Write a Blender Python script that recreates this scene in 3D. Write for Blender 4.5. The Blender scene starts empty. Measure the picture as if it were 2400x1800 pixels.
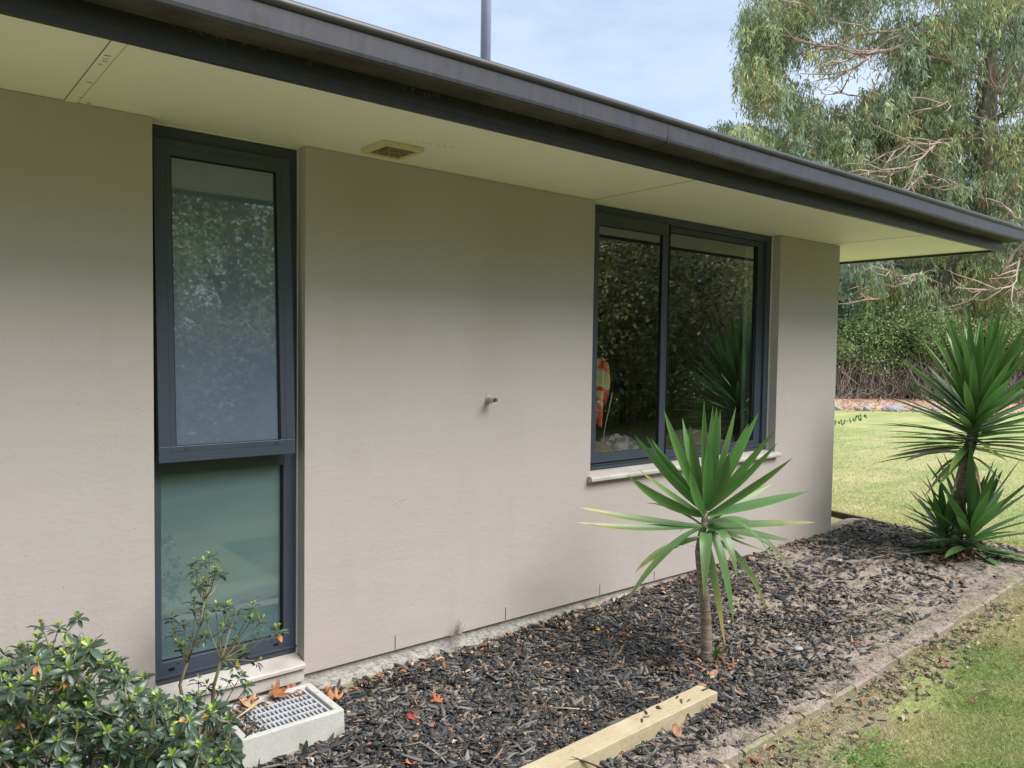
import bpy, math, random
import numpy as np
from mathutils import Matrix, Vector
# ------------------------------------------------------------------ camera
SC = bpy.context.scene
COL = SC.collection
CAM = np.array([0.0, -3.379, 1.535])
CR = np.array([0.77443263, -0.63249071, 0.01447773])
CU = np.array([0.01665382, 0.04325665, 0.99892518])
CF = np.array([0.63243716, 0.77335914, -0.04403274])
FP = 1823.65
cd = bpy.data.cameras.new('camera'); cam = bpy.data.objects.new('camera', cd); COL.objects.link(cam)
cd.sensor_width = 36; cd.lens = FP / 2400 * 36; cd.clip_start = 0.05; cd.clip_end = 2000
cam.matrix_world = Matrix(((CR[0], CU[0], -CF[0], CAM[0]), (CR[1], CU[1], -CF[1], CAM[1]), (CR[2], CU[2], -CF[2], CAM[2]), (0, 0, 0, 1)))
SC.camera = cam
# ------------------------------------------------------------------ sky, sun, exposure
SUN_EL, SUN_AZ = math.radians(52), math.radians(155)      # azimuth clockwise from +y
w = bpy.data.worlds.new("World"); SC.world = w; w.use_nodes = True
nt = w.node_tree; nt.nodes.clear()
def N(nt, t, **k):
    n = nt.nodes.new(t)
    for a, b in k.items(): setattr(n, a, b)
    return n
out = N(nt, 'ShaderNodeOutputWorld'); bg = N(nt, 'ShaderNodeBackground'); bg.inputs[1].default_value = 0.105
sky = N(nt, 'ShaderNodeTexSky', sky_type='NISHITA', sun_disc=False); sky.sun_elevation = SUN_EL; sky.sun_rotation = SUN_AZ
sky.air_density = 1.0; sky.dust_density = 1.5; sky.ozone_density = 1.0
tc = N(nt, 'ShaderNodeTexCoord'); mp = N(nt, 'ShaderNodeMapping'); mp.inputs['Scale'].default_value = (1.2, 1.2, 4.0)
ns = N(nt, 'ShaderNodeTexNoise'); ns.inputs['Scale'].default_value = 2.2; ns.inputs['Detail'].default_value = 7; ns.inputs['Roughness'].default_value = 0.62
rp = N(nt, 'ShaderNodeValToRGB'); rp.color_ramp.elements[0].position = 0.30; rp.color_ramp.elements[1].position = 0.78
rp.color_ramp.elements[0].color = (.34, .34, .34, 1); rp.color_ramp.elements[1].color = (.9, .9, .9, 1)
mx = N(nt, 'ShaderNodeMix', data_type='RGBA'); mx.inputs[7].default_value = (4.6, 5.35, 6.2, 1)
L = nt.links.new
L(tc.outputs['Generated'], mp.inputs[0]); L(mp.outputs[0], ns.inputs['Vector']); L(ns.outputs[0], rp.inputs[0])
L(rp.outputs[0], mx.inputs[0]); L(sky.outputs[0], mx.inputs[6]); L(mx.outputs[2], bg.inputs[0]); L(bg.outputs[0], out.inputs[0])
sd = bpy.data.lights.new('sun', 'SUN'); sd.energy = 3.1; sd.angle = math.radians(40); sd.color = (1.0, 0.965, 0.92)
sun = bpy.data.objects.new('sun', sd); COL.objects.link(sun)
dv = Vector((math.sin(SUN_AZ) * math.cos(SUN_EL), math.cos(SUN_AZ) * math.cos(SUN_EL), math.sin(SUN_EL)))
sun.rotation_euler = dv.to_track_quat('Z', 'Y').to_euler()
SC.view_settings.view_transform = 'Standard'; SC.view_settings.look = 'None'
SC.view_settings.exposure = 0.88; SC.view_settings.gamma = 1
SC.render.engine = 'CYCLES'
SC.cycles.max_bounces = 8; SC.cycles.transparent_max_bounces = 12; SC.cycles.sample_clamp_indirect = 6
rng = np.random.default_rng(7); random.seed(7)

# ------------------------------------------------------------------ helpers
def at(px, py, depth):
    d = CF + (px - 1200) / FP * CR - (py - 900) / FP * CU
    return CAM + d * depth
def sm(t):
    t = np.clip(t, 0, 1); return t * t * (3 - 2 * t)
def lawn_z(x, y):
    return -0.2 + 0.2 * sm((np.asarray(x, float) - 2.5) / 5)
def bump(x, y):
    return 0.012 * np.sin(x * 5.1 + 1.3) * np.sin(y * 6.3 + x * 1.7) + 0.008 * np.sin(x * 11.3 + y * 4) * np.sin(y * 13.1)
def bed_z(x, y):
    x = np.asarray(x, float); y = np.asarray(y, float)
    m = np.interp(x, [0, 1.7, 2.5, 4.3, 6.3, 8], [.05, .055, .08, .08, .02, 0])
    edge = sm((y + 1.42) / .25)
    mound = .05 * np.exp(-((x - 5.35) / .5) ** 2 - ((y + .75) / .22) ** 2)
    return lawn_z(x, y) + .03 + m * np.exp(np.minimum(y, 0) / .5) + edge * (bump(x, y) + mound)

def noise_b(x, y): return np.sin(x * 9.1 + y * 13) + .6 * np.sin(x * 17.3 + 1.1) + .35
def setp(o, label=None, cat=None, group=None, kind=None):
    if label: o['label'] = label
    if cat: o['category'] = cat
    if group: o['group'] = group
    if kind: o['kind'] = kind
    return o
def empty(name, loc, label, cat, group=None):
    o = bpy.data.objects.new(name, None); COL.objects.link(o); o.location = loc; o.empty_display_size = .1
    return setp(o, label, cat, group)
def link(name, me, mat, parent=None, smooth=False):
    if mat: me.materials.append(mat)
    if smooth: me.polygons.foreach_set('use_smooth', np.ones(len(me.polygons), bool))
    o = bpy.data.objects.new(name, me); COL.objects.link(o)
    if parent is not None:
        o.parent = parent; o.matrix_parent_inverse = PW(parent).inverted()
    return o
def PW(p):
    m = Matrix.Translation(p.location)
    if p.parent is not None:      # children are built in world space with an inverse, so their world matrix is identity
        return Matrix.Identity(4)
    return m
class MB:
    def __init__(s): s.v = []; s.f = []
    def add(s, vs, fs):
        n = len(s.v); s.v += [tuple(map(float, q)) for q in vs]; s.f += [tuple(i + n for i in q) for q in fs]; return s
    def box(s, x0, x1, y0, y1, z0, z1):
        return s.add([(x0, y0, z0), (x1, y0, z0), (x1, y1, z0), (x0, y1, z0), (x0, y0, z1), (x1, y0, z1), (x1, y1, z1), (x0, y1, z1)],
                     [(0, 3, 2, 1), (4, 5, 6, 7), (0, 1, 5, 4), (1, 2, 6, 5), (2, 3, 7, 6), (3, 0, 4, 7)])
    def ext(s, prof, x0, x1):      # closed profile in (y, z) extruded along x
        n = len(prof)
        vs = [(x0, y, z) for y, z in prof] + [(x1, y, z) for y, z in prof]
        fs = [(i, (i + 1) % n, n + (i + 1) % n, n + i) for i in range(n)] + [tuple(range(n - 1, -1, -1)), tuple(range(n, 2 * n))]
        return s.add(vs, fs)
    def tube(s, pts, rad, seg=8, cap=True):
        pts = [np.array(p, float) for p in pts]; n = len(pts)
        if np.isscalar(rad): rad = [rad] * n
        vs = []; prev = None
        for i, p in enumerate(pts):
            t = pts[min(i + 1, n - 1)] - pts[max(i - 1, 0)]; t /= (np.linalg.norm(t) + 1e-9)
            a = prev if prev is not None else (np.array([1., 0, 0]) if abs(t[2]) > .8 else np.array([0, 0, 1.]))
            a = a - t * (a @ t); a /= (np.linalg.norm(a) + 1e-9); b = np.cross(t, a); prev = a
            for k in range(seg):
                th = 2 * math.pi * k / seg; vs.append(p + rad[i] * (math.cos(th) * a + math.sin(th) * b))
        fs = [(i * seg + k, i * seg + (k + 1) % seg, (i + 1) * seg + (k + 1) % seg, (i + 1) * seg + k) for i in range(n - 1) for k in range(seg)]
        if cap: fs += [tuple(range(seg - 1, -1, -1)), tuple((n - 1) * seg + k for k in range(seg))]
        return s.add(vs, fs)
    def build(s, name, mat, parent=None, bevel=0, smooth=False, seg=2):
        me = bpy.data.meshes.new(name); me.from_pydata(s.v, [], s.f); me.update()
        o = link(name, me, mat, parent, smooth)
        if bevel:
            m = o.modifiers.new('bevel', 'BEVEL'); m.width = bevel; m.segments = seg; m.limit_method = 'ANGLE'
        return o
def bulk(name, V, Fc, mat, parent=None, col=None, smooth=False):
    V = np.asarray(V, np.float32).reshape(-1, 3); Fc = np.asarray(Fc, np.int32); k = Fc.shape[1]
    me = bpy.data.meshes.new(name)
    me.vertices.add(len(V)); me.vertices.foreach_set('co', V.ravel())
    me.loops.add(Fc.size); me.loops.foreach_set('vertex_index', Fc.ravel())
    me.polygons.add(len(Fc)); me.polygons.foreach_set('loop_start', np.arange(0, Fc.size, k, dtype=np.int32))
    me.polygons.foreach_set('loop_total', np.full(len(Fc), k, np.int32))
    me.update(calc_edges=True)
    if col is not None:
        a = me.color_attributes.new('Col', 'FLOAT_COLOR', 'POINT')
        c4 = np.ones((len(V), 4), np.float32); c4[:, :3] = col; a.data.foreach_set('color', c4.ravel())
    return link(name, me, mat, parent, smooth)
def nrm(a): return a / (np.linalg.norm(a, axis=-1, keepdims=True) + 1e-9)
def bez(P0, P1, P2, ts):
    t = np.asarray(ts)[None, :, None]
    return (1 - t) ** 2 * P0[:, None] + 2 * t * (1 - t) * P1[:, None] + t * t * P2[:, None]
def blades(P0, P1, P2, UP, W, prof, fold=.3, col=None, edge=None, tipcol=None, twist=None):
    """leaf strips along quadratic curves; returns V, F(quads), C.  prof: list of (t, width factor)"""
    n = len(P0); ts = [p[0] for p in prof]; ws = np.array([p[1] for p in prof]); K = len(ts)
    C = bez(P0, P1, P2, ts); T = nrm(np.gradient(C, axis=1))
    UP = np.broadcast_to(UP, (n, 3))[:, None]
    S = nrm(np.cross(T, UP)); Nn = nrm(np.cross(S, T))
    W = np.broadcast_to(W, (n,))[:, None, None]; hw = W * ws[None, :, None] * .5
    V = np.stack([C - S * hw + Nn * hw * fold, C, C + S * hw + Nn * hw * fold], axis=2)
    V = V.reshape(n * K * 3, 3)
    base = (np.arange(n) * K * 3)[:, None]; q = []
    for i in range(K - 1):
        a = i * 3; q += [[a, a + 1, a + 4, a + 3], [a + 1, a + 2, a + 5, a + 4]]
    F = (base[:, :, None] + np.array(q)[None]).reshape(-1, 4)
    cc = None
    if col is not None:
        cc = np.repeat(np.asarray(col, float)[:, None, None, :], K, 1).repeat(3, 2).copy()
        if edge is not None: cc[:, :, 0] = cc[:, :, 0] * .82 + np.array(edge) * .18; cc[:, :, 2] = cc[:, :, 2] * .82 + np.array(edge) * .18
        if tipcol is not None:
            tc_, amt = tipcol; a = (np.array(ts)[None, :] ** 3 * np.asarray(amt)[:, None])[:, :, None, None]
            cc = cc * (1 - a) + np.array(tc_) * a
        cc = cc.reshape(-1, 3)
    return V, F, cc
def cat_(parts):
    V = []; F = []; C = []; n = 0
    for v, f, c in parts: V.append(v); F.append(f + n); C.append(c); n += len(v)
    return np.concatenate(V), np.concatenate(F), np.concatenate(C)
def ico(r=1, sub=2):
    import bmesh
    bm = bmesh.new(); bmesh.ops.create_icosphere(bm, subdivisions=sub, radius=r)
    v = np.array([q.co[:] for q in bm.verts]); f = np.array([[q.index for q in k.verts] for k in bm.faces]); bm.free(); return v, f

# ------------------------------------------------------------------ materials
def mat(name, base=(.5, .5, .5), rough=.6, spec=.5, var=None, bump=None, coat=0, metal=0, attr=None, trans=0, tri=None):
    """var: list of (scale, colour, lo, hi, detail) mixes over noise; bump: list of (scale, strength, distance)"""
    m = bpy.data.materials.new(name); m.use_nodes = True; t = m.node_tree; t.nodes.clear(); l = t.links.new
    o = N(t, 'ShaderNodeOutputMaterial'); b = N(t, 'ShaderNodeBsdfPrincipled')
    b.inputs['Roughness'].default_value = rough; b.inputs['Specular IOR Level'].default_value = spec
    b.inputs['Metallic'].default_value = metal; b.inputs['Coat Weight'].default_value = coat; b.inputs['Coat Roughness'].default_value = .02; b.inputs['Coat IOR'].default_value = 2.1 if coat else 1.5
    co = N(t, 'ShaderNodeTexCoord').outputs['Object']
    if attr:
        a = N(t, 'ShaderNodeAttribute'); a.attribute_name = attr; cur = a.outputs['Color']
    else:
        r = N(t, 'ShaderNodeRGB'); r.outputs[0].default_value = (*base, 1); cur = r.outputs[0]
    for (sc, c, lo, hi, det, *st) in (var or []):
        n = N(t, 'ShaderNodeTexNoise'); n.inputs['Scale'].default_value = sc; n.inputs['Detail'].default_value = det; n.inputs['Roughness'].default_value = .6
        src = co
        if st:
            mp_ = N(t, 'ShaderNodeMapping'); mp_.inputs['Scale'].default_value = st[0]; l(co, mp_.inputs[0]); src = mp_.outputs[0]
        l(src, n.inputs['Vector'])
        k = N(t, 'ShaderNodeMapRange'); k.inputs[1].default_value = lo; k.inputs[2].default_value = hi; l(n.outputs[0], k.inputs[0])
        x = N(t, 'ShaderNodeMix', data_type='RGBA'); l(k.outputs[0], x.inputs[0]); l(cur, x.inputs[6]); x.inputs[7].default_value = (*c, 1); cur = x.outputs[2]
    l(cur, b.inputs['Base Color'])
    nb = None
    for (sc, stg, dist, *st) in (bump or []):
        n = N(t, 'ShaderNodeTexNoise'); n.inputs['Scale'].default_value = sc; n.inputs['Detail'].default_value = 5; src = co
        if st:
            mp_ = N(t, 'ShaderNodeMapping'); mp_.inputs['Scale'].default_value = st[0]; l(co, mp_.inputs[0]); src = mp_.outputs[0]
        l(src, n.inputs['Vector'])
        bb = N(t, 'ShaderNodeBump'); bb.inputs['Strength'].default_value = stg; bb.inputs['Distance'].default_value = dist
        l(n.outputs[0], bb.inputs['Height'])
        if nb: l(nb, bb.inputs['Normal'])
        nb = bb.outputs[0]
    if nb: l(nb, b.inputs['Normal'])
    sh = b.outputs[0]
    if trans:
        tr = N(t, 'ShaderNodeBsdfTranslucent'); l(cur, tr.inputs[0]); ms = N(t, 'ShaderNodeMixShader'); ms.inputs[0].default_value = trans
        l(sh, ms.inputs[1]); l(tr.outputs[0], ms.inputs[2]); sh = ms.outputs[0]
    l(sh, o.inputs[0]); return m
M = {}
M['wall'] = mat('painted_plaster', (.468, .425, .402), .62, .35,
    var=[(.9, (.45, .405, .378), .35, .7, 3), (3.5, (.48, .445, .415), .56, .8, 6), (3, (.42, .385, .35), .58, .85, 7, (1.6, 1, .35)), (.6, (.42, .38, .34), .5, .8, 5, (2, 1, .5))],
    bump=[(3, .35, .012, (.5, 1, 1.6)), (14, .25, .004, (1, 1, 2.2)), (60, .45, .0025), (190, .35, .0012)])
M['plinth'] = mat('rough_cement', (.50, .48, .44), .9, .2, var=[(7, (.34, .32, .29), .45, .75, 6), (30, (.62, .6, .56), .5, .75, 4)], bump=[(28, .9, .02), (90, .6, .005)])
M['soffit'] = mat('cream_board', (.88, .86, .72), .5, .4, var=[(1.2, (.85, .83, .68), .4, .7, 3), (26, (.2, .18, .12), .765, .80, 3)], bump=[(40, .08, .002)])
M['frame'] = mat('slate_aluminium', (.044, .056, .080), .38, .5, var=[(2, (.050, .063, .088), .4, .7, 2)], bump=[(120, .03, .0005)])
M['black'] = mat('black_rubber', (.006, .006, .007), .6, .3)
M['fascia'] = mat('dark_fascia', (.024, .025, .034), .42, .5, var=[(5, (.04, .039, .038), .5, .8, 5, (.3, 1, 1))])
M['gutter'] = mat('weathered_gutter', (.056, .056, .074), .45, .4,
    var=[(4, (.068, .068, .082), .4, .7, 4, (6, .4, .2)), (14, (.035, .032, .028), .55, .8, 6, (1.5, 1, .6))], bump=[(2.5, .12, .02, (1, .1, .1)), (50, .05, .001)])
M['gutterlip'] = mat('gutter_lip', (.042, .040, .042), .4, .5, var=[(9, (.028, .026, .024), .5, .75, 6)])
M['dirt'] = mat('gutter_underside_dirt', (.075, .066, .055), .85, .2, var=[(10, (.045, .04, .035), .4, .65, 6, (.4, 1, 1)), (3, (.1, .09, .075), .5, .75, 4)], bump=[(25, .5, .004)])
M['roof'] = mat('roof_steel', (.07, .072, .078), .4, .5)
M['flue'] = mat('lavender_flue', (.36, .37, .50), .35, .5, var=[(3, (.30, .31, .43), .4, .7, 3)])
M['sill'] = mat('painted_sill', (.52, .49, .46), .6, .4, var=[(6, (.38, .35, .32), .42, .72, 6), (45, (.3, .28, .25), .7, .78, 3)], bump=[(30, .25, .003)])
M['crack'] = mat('dark_crack', (.16, .145, .10), .9, .1)
M['trim'] = mat('white_sealant', (.72, .70, .62), .5, .4)
M['vent'] = mat('vent_plastic', (.62, .58, .34), .5, .4)
M['ventm'] = mat('vent_mesh', (.40, .34, .20), .7, .2, var=[(50, (.2, .15, .08), .4, .6, 3)])
M['ventd'] = mat('vent_grille', (.16, .12, .07), .8, .2, var=[(60, (.22, .17, .10), .5, .6, 3)])
M['frost1'] = mat('frosted_pane_sky_tinted', (.085, .128, .20), .45, .5, coat=1.0, var=[(3, (.12, .16, .215), .4, .7, 3)])  # sky light on the upper pane is put into its bluer base colour
M['frost2'] = mat('frosted_pane_lower', (.07, .135, .15), .45, .5, coat=.8, var=[(3, (.11, .185, .19), .4, .7, 3, (.3, 1, 2))])
M['concrete'] = mat('cast_concrete', (.52, .52, .50), .85, .3, var=[(220, (.24, .24, .23), .55, .72, 3), (6, (.42, .41, .38), .45, .7, 5), (9, (.30, .27, .22), .58, .78, 6)], bump=[(200, .5, .002), (20, .2, .003)])
M['grate'] = mat('grey_plastic', (.47, .49, .53), .5, .4, var=[(20, (.33, .33, .32), .5, .75, 5)])
M['pine'] = mat('sawn_pine', (.50, .43, .29), .7, .3, var=[(10, (.46, .36, .20), .4, .7, 5, (1, 14, 14)), (60, (.22, .16, .09), .56, .70, 4, (.6, 7, 7)), (18, (.34, .29, .22), .6, .75, 5), (3, (.60, .54, .40), .5, .8, 3)], bump=[(60, .3, .002, (1, 8, 8))])
M['pinedark'] = mat('sawn_pine_side', (.47, .37, .2), .75, .3, var=[(14, (.3, .22, .1), .4, .7, 5, (1, 10, 20))], bump=[(80, .5, .003, (1, 6, 6))])
M['brick'] = mat('old_brick', (.33, .255, .22), .85, .25, var=[(12, (.42, .36, .31), .4, .65, 6), (7, (.26, .25, .12), .55, .75, 6), (30, (.12, .09, .07), .6, .75, 5)], bump=[(40, .6, .005), (150, .4, .002)])
M['mossbrick'] = mat('mossy_brick', (.32, .29, .22), .9, .2, var=[(9, (.36, .30, .24), .45, .65, 6), (14, (.22, .24, .09), .5, .7, 6), (30, (.1, .08, .06), .6, .75, 5)], bump=[(40, .7, .006), (150, .4, .002)])
M['oldwood'] = mat('weathered_wood', (.10, .085, .065), .85, .2, var=[(12, (.055, .045, .035), .4, .65, 6, (6, 1, 1)), (5, (.13, .14, .06), .55, .75, 5)], bump=[(40, .6, .006)])
M['leaf'] = mat('leaf', attr='Col', rough=.42, spec=.5, trans=.32)
M['gloss'] = mat('glossy_leaf', attr='Col', rough=.34, spec=.6, trans=.12)
M['blade'] = mat('blade_leaf', attr='Col', rough=.36, spec=.5, trans=.25, var=[(9, (.12, .17, .05), .55, .85, 4)], bump=[(160, .15, .0008, (1, 1, .15))])
M['dryleaf'] = mat('dry_leaf', attr='Col', rough=.7, spec=.25, trans=.15)
M['chip'] = mat('charred_chip', attr='Col', rough=.62, spec=.35, bump=[(90, .5, .003)])
M['grass'] = mat('grass_blade', attr='Col', rough=.6, spec=.2, trans=.3)
M['bark'] = mat('stringy_bark', (.34, .27, .23), .9, .2, var=[(5, (.18, .135, .11), .4, .62, 6, (3, 3, .25)), (2, (.46, .40, .35), .5, .75, 4, (2, 2, .3))], bump=[(6, .9, .05, (3, 3, .2))])
M['limb'] = mat('smooth_limb', (.40, .30, .25), .75, .3, var=[(3, (.24, .175, .145), .45, .7, 5)])
M['twig'] = mat('bare_twig', (.42, .36, .31), .85, .2, var=[(4, (.17, .13, .11), .4, .7, 3)])
M['yuccatrunk'] = mat('ringed_trunk', (.30, .245, .20), .85, .25, var=[(16, (.17, .13, .10), .4, .6, 4, (.4, .4, 3.2)), (30, (.48, .44, .39), .6, .7, 4, (.3, .3, 2.5))], bump=[(22, .8, .006, (.3, .3, 3)), (90, .4, .002)])
M['stem'] = mat('woody_stem', (.26, .25, .13), .7, .3, var=[(20, (.20, .12, .08), .45, .7, 4)])
M['stone'] = mat('river_stone', (.30, .31, .33), .7, .35, var=[(5, (.2, .21, .23), .4, .7, 4), (60, (.42, .42, .42), .6, .7, 2)], bump=[(20, .3, .005)])
M['pebble'] = mat('pale_pebble', (.40, .42, .42), .6, .4, var=[(25, (.3, .32, .32), .4, .7, 4)])
M['room'] = mat('room_wall', (.20, .19, .175), .9, .2)
M['curtain'] = mat('pale_green_curtain', (.42, .52, .47), .8, .2)
M['wire'] = mat('pale_wire', (.75, .74, .7), .5, .5)
# tie-dyed cloth: patches of several dyes
def cloth_mat():
    m = bpy.data.materials.new('tie_dyed_cloth'); m.use_nodes = True; t = m.node_tree; b = t.nodes['Principled BSDF']; b.inputs['Roughness'].default_value = .8
    co = N(t, 'ShaderNodeTexCoord'); n = N(t, 'ShaderNodeTexNoise'); n.inputs['Scale'].default_value = 9; n.inputs['Detail'].default_value = 2; n.inputs['Distortion'].default_value = 1.2
    r = N(t, 'ShaderNodeValToRGB'); e = r.color_ramp.elements
    e[0].position = .3; e[0].color = (.55, .04, .05, 1); e[1].position = .7; e[1].color = (.75, .72, .5, 1)
    for p, c in ((.40, (.85, .08, .14, 1)), (.46, (.95, .35, .05, 1)), (.53, (.55, .75, .65, 1)), (.60, (.9, .65, .1, 1))):
        q = e.new(p); q.color = c
    t.links.new(co.outputs['Object'], n.inputs['Vector']); t.links.new(n.outputs[0], r.inputs[0]); t.links.new(r.outputs[0], b.inputs['Base Color']); return m
M['cloth'] = cloth_mat()
def glass_mat():
    m = bpy.data.materials.new('clear_double_glass'); m.use_nodes = True; t = m.node_tree; t.nodes.clear(); l = t.links.new
    o = N(t, 'ShaderNodeOutputMaterial'); tr = N(t, 'ShaderNodeBsdfTransparent'); tr.inputs[0].default_value = (.80, .84, .82, 1)
    g = N(t, 'ShaderNodeBsdfGlossy'); g.inputs['Roughness'].default_value = 0.0; g.inputs[0].default_value = (.97, 1, .98, 1)
    f = N(t, 'ShaderNodeFresnel'); f.inputs[0].default_value = 2.5; x = N(t, 'ShaderNodeMixShader')
    n = N(t, 'ShaderNodeTexNoise'); n.inputs['Scale'].default_value = 1.6; n.inputs['Detail'].default_value = 1
    c = N(t, 'ShaderNodeTexCoord'); l(c.outputs['Object'], n.inputs['Vector']); b = N(t, 'ShaderNodeBump'); b.inputs['Strength'].default_value = .05; b.inputs['Distance'].default_value = .01
    l(n.outputs[0], b.inputs['Height']); l(b.outputs[0], g.inputs['Normal'])
    ge = N(t, 'ShaderNodeNewGeometry'); iv_ = N(t, 'ShaderNodeMath', operation='SUBTRACT'); iv_.inputs[0].default_value = 1; l(ge.outputs['Backfacing'], iv_.inputs[1])
    mu = N(t, 'ShaderNodeMath', operation='MULTIPLY'); l(iv_.outputs[0], mu.inputs[0]); l(f.outputs[0], mu.inputs[1])
    l(mu.outputs[0], x.inputs[0]); l(tr.outputs[0], x.inputs[1]); l(g.outputs[0], x.inputs[2]); l(x.outputs[0], o.inputs[0]); return m
M['glass'] = glass_mat()

# ------------------------------------------------------------------ ground
def grid(name, xs, ys, zf, m):
    X, Y = np.meshgrid(xs, ys); Z = zf(X, Y); V = np.stack([X, Y, Z], -1).reshape(-1, 3)
    nx, ny = len(xs), len(ys); i = np.arange(nx - 1)[None] + (np.arange(ny - 1) * nx)[:, None]
    F = np.stack([i, i + 1, i + nx + 1, i + nx], -1).reshape(-1, 4)
    o = bulk(name, V, F, m, smooth=True); setp(o, kind='structure'); return o
def lawn_material():
    m = mat('lawn_turf', (.34, .385, .15), .85, .15,
        var=[(1.1, (.52, .47, .26), .42, .62, 5), (.35, (.33, .38, .14), .45, .7, 4, (1, .35, 1)), (.8, (.25, .34, .10), .5, .62, 5, (.25, 2.2, 1)), (2.0, (.54, .48, .27), .55, .75, 6, (.3, 1, 1)),
             (40, (.30, .30, .14), .45, .75, 4), (130, (.55, .52, .3), .6, .8, 3)], bump=[(60, .7, .02), (220, .6, .006)])
    return m
M['lawn'] = lawn_material()
xs = np.concatenate([np.linspace(-400, -12, 14), np.linspace(-10, 12, 111), np.linspace(14, 40, 27), np.linspace(50, 500, 16)])
ys = np.concatenate([np.linspace(-400, -12, 14), np.linspace(-10, 5, 61), np.linspace(6, 40, 18), np.linspace(50, 500, 16)])
grid('lawn', xs, ys, lambda x, y: lawn_z(x, y), M['lawn'])
M['soil'] = mat('bed_soil', (.34, .295, .245), .95, .15, var=[(2.2, (.36, .30, .235), .5, .72, 5), (18, (.13, .105, .085), .45, .7, 6), (3, (.27, .27, .12), .62, .8, 5), (120, (.48, .41, .32), .62, .75, 3)],
                bump=[(14, .6, .03), (90, .9, .012)])
def bed_edge_x(y): return 6.98 - .02 * y + .0 * y
M['bare'] = mat('bare_edge_soil', (.30, .25, .17), .95, .15, var=[(3, (.38, .34, .19), .45, .65, 5), (16, (.17, .14, .10), .5, .7, 6), (5, (.30, .32, .13), .55, .75, 5), (110, (.5, .44, .33), .6, .75, 3)], bump=[(14, .6, .02), (90, .9, .01)])
grid('bare_strip', np.linspace(1.5, 7, 240), np.linspace(-1.95, -1.45, 40), lambda x, y: lawn_z(x, y) + .004 - .02 * sm((-1.60 - y) / .2 + .3 * np.sin(x * 5) + .25 * np.sin(x * 13 + y * 9) - np.interp(x, [2, 3.2, 4.5, 6.5], [.55, .55, .0, -.2])), M['bare'])
grid('garden_bed', np.linspace(-4, 6.95, 320), np.linspace(-1.49, .12, 70), lambda x, y: bed_z(x, y) + np.where(y < -1.36, .0075 * noise_b(x, y), 0), M['soil'])
# pinkish bark strip under the far hedge
M['bark_litter'] = mat('fallen_bark_litter', (.58, .40, .33), .95, .15, var=[(3, (.60, .45, .34), .45, .65, 6), (8, (.26, .15, .12), .5, .7, 6), (1, (.28, .22, .14), .5, .7, 4)], bump=[(12, .9, .08)])
def far(u, v):   # u: right of the view axis line in metres, v: depth
    return CAM + CF * v + CR * u
hx = np.array([far(u, 24)[:2] for u in (0, 1)])
def strip_poly():
    # strip runs roughly across the view, from u=0 to u=26 at depths 20.8-29
    V = []; F = []
    us = np.linspace(4, 30, 60)
    for i, u in enumerate(us):
        a = at(1200 + 0, 900, 0)
        d0 = 21.3 + .35 * math.sin(u * .9) - (u - 12) * .10; d1 = 40
        for d in np.linspace(d0, d1, 8):
            p = CAM + np.array([CF[0], CF[1], 0]) * d + np.array([CR[0], CR[1], 0]) * u
            V.append((p[0], p[1], .012 + .12 * sm((d - d0) / 5)))
    for i in range(len(us) - 1):
        for k in range(7): F.append((i * 8 + k, (i + 1) * 8 + k, (i + 1) * 8 + k + 1, i * 8 + k + 1))
    b = MB(); b.v = V; b.f = F; return b
o = strip_poly().build('shrubbery_ground', M['bark_litter'], smooth=True); setp(o, kind='structure')

# ------------------------------------------------------------------ house
H = 2.45
house = empty('house', (2.5, 0, 0), 'single storey taupe plastered house with cream soffit and dark gutter', 'house')
W1 = (.875, 1.53); W2 = (3.395, 5.425)
b = MB()
b.box(-6, W1[0], 0, .142, 0, H - .002)
b.box(W1[1], W2[0], 0, .142, 0, H - .002)
b.box(W2[0], W2[1], 0, .142, 0, .74)
b.box(W2[1], 6.32, 0, .142, 0, H - .002)
wall = b.build('front_wall', M['wall'], house)
MB().box(W1[0], W1[1], -.004, .2, -.03, .028).build('wall_base_block', M['sill'], house, bevel=.004)
b = MB().box(6.12, 6.32, .142, 9, 0, H - .002).box(-6, 6.12, 8.8, 9, 0, H - .002).box(-6, -5.8, .2, 8.8, 0, H - .002)
b.build('side_wall', M['wall'], house)
MB().box(-6, 6.3, .022, .22, -.5, -.002).box(6.1, 6.3, .22, 9, -.5, -.002).build('plinth', M['plinth'], house)
for px, hh in ((950, .055), (1304, .055), (1447, .05), (1571, .045), (1655, .05), (1868, .05)):
    x = {950: 2.02, 1304: 2.74, 1447: 3.50, 1571: 4.02, 1655: 4.62, 1868: 5.62}[px]
    MB().box(x - .0018, x + .0018, -.0012, .004, .004, .004 + hh * 1.3).build('weep_slot', M['black'], wall)
for nm_, m_, cnt_ in (('dirt_fleck', 'ventd', 150), ('pale_fleck', 'trim', 90)):
    b = MB()
    for i in range(cnt_):
        x = rng.choice([rng.uniform(.1, .85), rng.uniform(1.56, 3.36), rng.uniform(3.45, 5.4), rng.uniform(5.5, 6.28)], p=[.25, .45, .18, .12]); z = (.72 if 3.4 < x < 5.43 else 1.6) * rng.random() ** 1.3 + .02
        k = rng.uniform(.0007, .0022, 4); b.add([(x - k[0], -.0007, z), (x, -.0007, z - k[1] * 1.5), (x + k[2], -.0007, z), (x, -.0007, z + k[3] * 1.5)], [(0, 1, 2, 3)])
    b.build(nm_, M[m_], wall)['kind'] = 'stuff'
b = MB(); b.tube([(1.985, -.0008, .745), (2.02, -.0012, .757), (2.06, -.0012, .768), (2.085, -.0008, .773)], [.0008, .0016, .0012, .0005], 6); b.build('scuff_mark', M['sill'], wall)
b = MB()
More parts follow.
